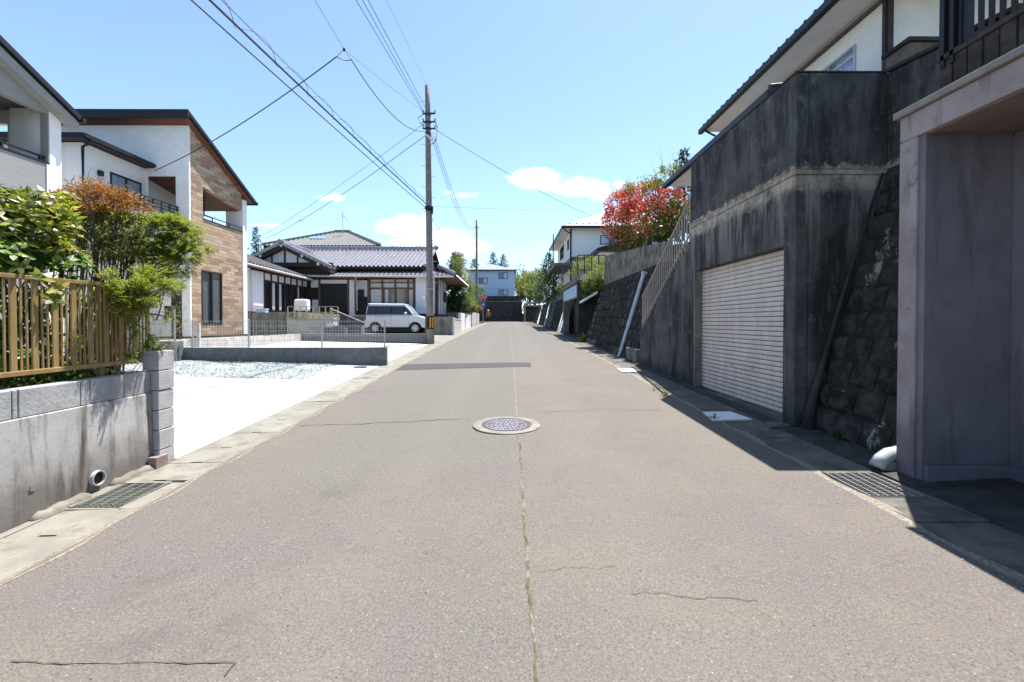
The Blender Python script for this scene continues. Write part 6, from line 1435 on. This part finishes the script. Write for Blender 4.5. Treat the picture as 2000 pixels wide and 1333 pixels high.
# ------------------------------------------------------------------ far end of the street
T = thing('blue_house', 'pale blue two-storey house above the dark wall at the street end', 'house', (-3, 79, 5.9))
yE = 77.0; a = at(915, 528, yE); b = at(1005, 528, yE); e = lambda px, py, y=yE: at(px, py, y)
hl = [(e(935,554).x, e(952,554).x, e(935,554).z, e(935,543).z), (e(974,545).x, e(992,545).x, e(974,545).z, e(974,533).z), (e(974,577).x, e(992,577).x, e(974,577).z, e(974,566).z), (e(940,572).x, e(943.5,572).x, e(940,572).z, e(940,564.5).z)]
MB().panel('y', yE, yE+.15, a.x, b.x, 5.3, a.z-.02, hl).box(a.x, b.x, yE+.151, 85, 5.3, a.z-.02).build('wall', 'blue_siding', T)
for i, (x0, x1, z0, z1) in enumerate(hl):
    Wn = MB().panel('y', yE-.06, yE+.04, x0+.002, x1-.002, z0+.002, z1-.002, [(x0+.07, (x0+x1)/2-.03, z0+.07, z1-.07), ((x0+x1)/2+.03, x1-.07, z0+.07, z1-.07)] if i < 3 else [(x0+.05, x1-.05, z0+.05, z1-.05)]).build('window', 'dark_metal', T)
    MB().box(x0+.06, (x0+x1)/2, yE+.045, yE+.06, z0+.06, z1-.06).build('pane', 'glass_grey' if i else 'glass_dark', Wn)
    if i < 3: MB().box((x0+x1)/2, x1-.06, yE+.045, yE+.06, z0+.06, z1-.06).build('curtain', 'curtain', Wn)
mb = MB(); x0, x1 = a.x-.45, b.x+.35; za = a.z; q = at(958, 516.5, 81)
mb.add([(x0,76.5,za),(x1,76.5,za),(x1,85.5,za),(x0,85.5,za),(q.x-.3,81,q.z),(q.x+.3,81,q.z)], [(0,1,5,4),(1,2,5),(2,3,4,5),(3,0,4),(0,3,2,1)]); mb.build('roof', 'sheet_blue', T)
MB().box(x0-.03, x1+.03, 76.44, 76.50, za-.16, za+.03).build('fascia', 'dark_metal', T)
mb = MB(); 
for i in range(24): xx = x0+(x1-x0)*i/23; mb.box(xx-.03, xx+.03, 76.6, 76.7, za, za+.14)
mb.build('snow_guards', 'sheet_grey', T)
MB().box(a.x-.02, b.x+.02, yE-.05, yE-.002, e(950,563).z-.08, e(950,563).z).build('belt_course', 'blue_siding', T)
T = thing('dark_retaining_wall', 'tall dark retaining wall closing the street under the pale blue house', 'wall', (-1.5, 74, 1.6))
a = at(925, 600, 74); b = at(1021, 600, 74); zt_ = at(970, 590, 74).z; z2 = at(970, 578.5, 74).z
mb = MB().hexa([(-22,73.7,1),(b.x,73.7,1),(b.x,74.6,1),(-22,74.6,1),(-22,74.1,zt_),(b.x-.2,74.1,zt_),(b.x-.2,74.6,zt_),(-22,74.6,zt_)]); mb.build('lower_wall', 'dark_retaining', T)
MB().box(-22, b.x-.1, 73.98, 74.7, zt_+.002, zt_+.12).build('ledge', 'terrace_grey', T); MB().box(-22, b.x-.2, 74.12, 74.3, zt_+.122, z2).build('upper_wall', 'dark_retaining', T)
T = thing('far_carport', 'small grey carport beside the dark wall at the street end', 'carport', (4, 71, 1.6))
ya = 70.0; a = at(1024, 600, ya); b = at(1048, 600, ya); z1 = at(1030, 599, ya).z; z0 = R(ya)-.2
MB().box(a.x, a.x+.25, ya, ya+4, z0, z1).build('side_wall', 'old_block', T); MB().box(a.x-.1, a.x+5, ya-.1, ya+4, z1+.002, z1+.25).build('roof_slab', 'old_block', T, bevel=.02); MB().box(a.x+.251, a.x+5, ya+3, ya+3.2, z0, z1).build('back_wall', 'tin_brown', T)
q = at(1035, 583, ya+2); MB().hexa([(a.x,ya+.5,z1+.4),(a.x+5,ya+.5,z1+.9),(a.x+5,ya+4,z1+.9),(a.x,ya+4,z1+.4),(a.x,ya+.5,z1+.5),(a.x+5,ya+.5,z1+1.5),(a.x+5,ya+4,z1+1.5),(a.x,ya+4,z1+.5)]).build('tin_roof', 'sheet_grey', T)
MB().box(a.x+2.2, a.x+2.9, ya+.5, ya+.6, z0, z0+1.6).build('white_panel', 'white_paint', T)

# white house above the dark garage
yJ = 34.0; j = lambda px, py, y=yJ: at(px, py, y)
T = thing('white_terrace_house', 'white two-storey house with silver hipped roof above the far right terrace', 'house', (7, 38, 3.5))
cx_ = j(1115.5, 480).x; ze = j(1110, 448).z; xe = cx_-.75; zw = ze+.0
MB().panel('x', cx_, cx_+.15, yJ, 43.5, 3.4, zw, [(35.2,36.1,ze-1.35,ze-.5),(38.5,41.2,ze-1.5,ze-.35)]).build('side_wall', 'white_wall', T)
MB().box(cx_+.151, 12, yJ, 43, 3.4, zw).build('front_wall', 'white_siding', T)
MB().box(xe, 12.5, yJ-.7, 44.3, ze+.003, ze+.07).build('soffit', 'warm_white', T)
ap = at(1172, 421, 40); mb = MB(); mb.add([(xe,yJ-.7,ze+.075),(13.5,yJ-.7,ze+.075),(13.5,44.3,ze+.075),(xe,44.3,ze+.075),(ap.x+.2,38.5,ap.z),(ap.x+.8,38.5,ap.z)], [(0,1,5,4),(1,2,5),(2,3,4,5),(3,0,4),(0,3,2,1)]); mb.build('roof', 'sheet_grey', T)
MB().box(xe-.05, xe, yJ-.75, 44.3, ze-.08, ze+.11).box(xe, 13.5, yJ-.77, yJ-.70, ze-.08, ze+.11).build('eave_gutter', 'dark_metal', T)
mb = MB()
for i in range(16): mb.box(xe+.6+i*.5, xe+.68+i*.5, yJ-.1, yJ+.0, ze+.27, ze+.45)
mb.build('snow_guards', 'dark_metal', T)
MB().box(ap.x+.2, ap.x+.9, 38.2, 38.8, ap.z-.05, ap.z+.25).build('ridge_vent', 'dark_metal', T); MB().tube([(ap.x+.1,38.4,ap.z),(ap.x+.1,38.4,ap.z+1.5)], .02, 6).build('mast', 'dark_metal', T)
MB().box(cx_-.10, cx_+.02, yJ-.09, yJ-.003, 3.4, ze).build('corner_downpipe', 'dark_metal', T); MB().tube([(xe+.02,yJ-.6,ze),(xe+.3,yJ-.4,ze-.2),(cx_-.05,yJ-.1,ze-.35)], .045, 6).build('pipe_elbow', 'dark_metal', T)
zb_ = j(1125, 502).z; MB().box(cx_-.02, 12, yJ-.03, yJ-.002, zb_-.35, zb_).build('belt_course', 'tin_brown', T)
MB().box(cx_-.03, cx_-.002, yJ, 43, zb_-.35, zb_).build('side_belt', 'tin_brown', T)
for (y0, y1, z0, z1) in ((35.2,36.1,ze-1.35,ze-.5),(38.5,41.2,ze-1.5,ze-.35)):
    Wn = MB().panel('x', cx_-.03, cx_+.08, y0+.003, y1-.003, z0+.003, z1-.003, [(y0+.08,(y0+y1)/2-.04,z0+.08,z1-.08),((y0+y1)/2+.04,y1-.08,z0+.08,z1-.08)]).build('window', 'dark_metal', T); MB().box(cx_+.09, cx_+.1, y0+.06, y1-.06, z0+.06, z1-.06).build('pane', 'glass_grey', Wn)
q0 = j(1172, 478); q1 = j(1190, 460); Wn = MB().box(q0.x, q0.x+1.8, yJ-.03, yJ-.003, q0.z, q1.z).build('front_window', 'dark_metal', T); MB().box(q0.x+.07, q0.x+1.73, yJ-.04, yJ-.031, q0.z+.07, q1.z-.07).build('pane', 'curtain', Wn)
q = at(1163, 491, 30); MB().hexa([(q.x,29.5,q.z-.05),(q.x+3,29.5,q.z-.05),(q.x+3,33.9,q.z-.05),(q.x,33.9,q.z-.05),(q.x,29.5,q.z+.12),(q.x+3,29.5,q.z+1.0),(q.x+3,33.9,q.z+1.3),(q.x,33.9,q.z+.12)]).build('porch_roof', 'roof_metal', T); MB().box(q.x+.3, q.x+3, 30, 33.9, 3, q.z-.055).build('porch_wall', 'white_wall', T)
T = thing('carport_canopy', 'flat brown metal carport canopy left of the white terrace house', 'canopy', (4.2, 36, 5)); a = at(1070, 526, 38); b = at(1112, 524, 33)
MB().box(3.3, 5.1, 32.5, 38.5, at(1090,527,35).z, at(1090,523.5,35).z+.06).build('canopy_sheet', 'tin_brown', T)
for x_, y_ in ((3.9,33),(3.9,38),(5.0,33),(5.0,38)): MB().box(x_, x_+.1, y_, y_+.1, 3.4, at(1090,527,35).z-.002).build('post', 'tin_brown', T)
MB().tube([(3.75,38.2,3.4),(3.75,38.2,9.0)], .05, 6).build('tall_mast', 'dark_metal', T)
T = thing('terrace_railing', 'thin dark railing over the yellow-green shrubs above the dark garage', 'railing', (4.5, 22, 4)); z1 = at(1150,499,22).z; z0 = at(1150,528,22).z; xa = at(1128,500,22).x; xb = at(1183,500,22).x
mb = MB().box(xa, xb, 21.98, 22.02, z1-.02, z1+.02).box(xa, xb, 21.98, 22.02, z0-.02, z0+.02); mb.build('rails', 'dark_metal', T)
for x_ in frange(xa, xb, 4): MB().box(x_-.02, x_+.02, 21.98, 22.02, z0-.2, z1).build('upright', 'dark_metal', T)

# ------------------------------------------------------------------ trees and hedges in the distance
def bushy(name, label, x, y, z0, h, blobs, n, l, w, mat, cat='tree', trunk=.1, seed=0, group=None, up=.2, shell=.35, tm='bark_dark'):
    random.seed(seed); T = thing(name, label, cat, (x, y, z0), group=group); mb = MB(); st = MB()
    clump_leaves(mb, blobs, n, l, w, up, shell); mb.build('crown', mat, T, fix=False)
    top_ = max(b[0][2] for b in blobs); st.tube([(x,y,z0-.3),(x+.05,y,z0+(top_-z0)*.5),(x,y,top_)], [trunk, trunk*.7, trunk*.25], 7)
    for b in blobs: st.tube([(x,y,z0+(b[0][2]-z0)*.35),((x+b[0][0])/2,(y+b[0][1])/2,z0+(b[0][2]-z0)*.75),b[0]], [trunk*.5,trunk*.35,trunk*.1], 5, False)
    st.build('trunk', tm, T, fix=False); return T
B = lambda px, py, y, r, sq=(1,1,1): (tuple(at(px, py, y)), r, sq)
bushy('cloud_pruned_pine', 'dark rounded garden tree beside the white striped gable', -4.6, 35.5, 2.0, 3, [B(882,562,35,.75,(1,1,.55)),B(898,574,35,.75,(1,1,.5)),B(880,583,35,.8,(1,1,.5)),B(903,592,35,.75,(1,1,.6)),B(886,600,35,.9,(1,1,.6)),B(905,605,35,.6),B(893,555,35.5,.6,(1,1,.6)),B(875,595,34.5,.5)], 7500, .15, .06, 'leaf_dark', 'tree', .12, 81)
bushy('bamboo_clump', 'tall light green feathery clump behind the dark garden tree', -4.6, 40, 1.9, 7, [B(897,512,40,.6,(.9,.9,1.3)),B(900,528,40,.9,(.9,.9,1.2)),B(905,545,40,.9),B(912,560,40,.75),B(893,540,40,.7),B(908,575,40,.8),B(916,588,39,.6)], 6500, .18, .04, 'leaf_spring', 'tree', .06, 82)
bushy('yellow_bush', 'yellow-green bush beside the second utility pole', -4.3, 44, 2.0, 2, [B(921,596,44,.45,(.9,1,1.1)),B(919,606,44,.4,(.9,1,1)),B(924,602,44,.35)], 1600, .15, .06, 'leaf_lime', 'shrub', .05, 83)
bushy('orange_flower_bush', 'orange flowering bush behind the second utility pole', -4.0, 51, 1.9, 2, [B(931,600,51,.5,(1,1,.6)),B(936,603,51,.4,(1,1,.6))], 700, .15, .07, 'flower_orange', 'shrub', .05, 84)
bushy('hedge_shrub', 'dark hedge shrub left of the blue house base', -5, 60, 2.0, 3, [B(926,574,62,1.2),B(935,570,64,1.1),B(924,585,60,1.0),B(930,592,58,.8)], 2400, .22, .1, 'leaf_mid', 'shrub', .1, 85)
bushy('leafy_tree', 'slender blue-green tree rising behind the traditional house right end', -6.4, 52, 2.0, 9, [B(893,510,52,1.1,(1,1,1)),B(890,500,52,.8),B(899,503,52,.7),B(884,520,52,.9),B(902,520,52,1.0),B(893,530,52,1.2)], 2600, .22, .07, 'needle', 'tree', .14, 86, shell=.1)
conifer('conifer', 'dark spiky conifer left of the hipped roof house', at(500,500,60).x, 60, at(500,560,60).z, at(499,441,60).z-at(500,560,60).z, 1.7, 30, tips=6, seed=91, ls=.34)
for i, (px, pt, pb, y, r, lab) in enumerate(((885,492,560,66,1.7,'bluish conifer farthest left behind the bamboo clump'),(926,505,545,84,1.6,'small conifer just left of the blue house roof'),(963,491,545,95,2.6,'left conifer of the pair above the blue house roof'),(983,496,545,93,2.6,'right darker conifer of the pair above the blue house roof'),(1071,492,545,62,1.9,'conifer between the spring trees and the white terrace house'),(758,489,520,62,1.5,'conifer tip over the tiled ridge left of the near pole'),(817,481,520,60,1.3,'conifer tip at the near pole above the tiled ridge'))):
    b = at(px, pb, y); conifer('conifer', lab, b.x, y, b.z-1, at(px, pt, y).z-b.z+1, r*1.25, 26, tips=6, seed=100+i, ls=.36)
for i, (px, py, y, r, m_, lab) in enumerate(((1018,552,88,2.6,'leaf_spring','fresh green round tree just right of the blue house'),(1036,545,92,3.0,'leaf_spring','tallest pale spring tree in the middle gap'),(1030,566,86,2.2,'leaf_lime','bright lime tree low in the middle gap'),(1053,550,84,2.4,'leaf_spring','pale green tree left of the carport canopy'),(1045,572,80,1.6,'leaf_spring','small green tree above the far carport'))):
    c = at(px, py, y); bl = [((c.x+random.uniform(-.7,.7)*r, y+random.uniform(-.5,.5)*r, c.z+random.uniform(-.5,.5)*r), r*random.uniform(.4,.6)) for _ in range(8)]
    bushy('spring_tree', lab, c.x, y, 2, 5, bl, 2400, .34, .16, m_, 'tree', .16, 110+i)
bushy('dark_hedge', 'dark green hedge draped over the distant stone wall', 4.6, 46, 3.5, 2, [B(1066,560,46,.9),B(1056,570,50,1.0),B(1072,575,42,.8),B(1050,580,54,.8),B(1080,545,40,.9),B(1063,583,46,.6),B(1088,566,36,.5)], 6500, .17, .07, 'leaf_dark', 'shrub', .1, 120)
bushy('terrace_shrub', 'yellow-green shrub spilling over the terrace railing', 5.2, 23, 3.5, 2, [B(1135,520,23,.45),B(1150,517,23,.5),B(1168,522,22.5,.5),B(1178,510,22.5,.35),B(1125,530,23,.35),B(1160,508,23,.25)], 3400, .10, .035, 'leaf_lime', 'shrub', .04, 121)
bushy('terrace_shrub', 'bright lime shrub hanging lower beside the concrete wall end', 4.5, 21.2, 3.0, 2, [B(1160,545,21.1,.4),B(1171,535,21.1,.4),B(1150,558,21.1,.38),B(1165,560,21.1,.35),B(1142,572,21.1,.22)], 3000, .10, .035, 'leaf_lime', 'shrub', .04, 122)
bushy('climbing_weeds', 'small green clump on the wall top left of the pale blue lintel', 3.9, 29, 3.2, 1, [B(1096,561,28.5,.22),B(1093,566,28.5,.2)], 350, .12, .05, 'leaf_lime', 'shrub', .02, 123)
# a far belt of woodland behind everything
random.seed(130); mb = MB()
for i in range(60):
    x = -120+i*4+random.uniform(-1.5,1.5); y = 165+random.uniform(-8,8); r = random.uniform(2.2,3.6)
    clump_leaves(mb, [((x,y,3+random.uniform(-1,1.5)),r,(1,1,.8))], 110, .9, .5, .2, .5)
tag(mb.build('distant_woodland', 'leaf_mid', fix=False), 'distant belt of green woodland behind the houses', kind='stuff')
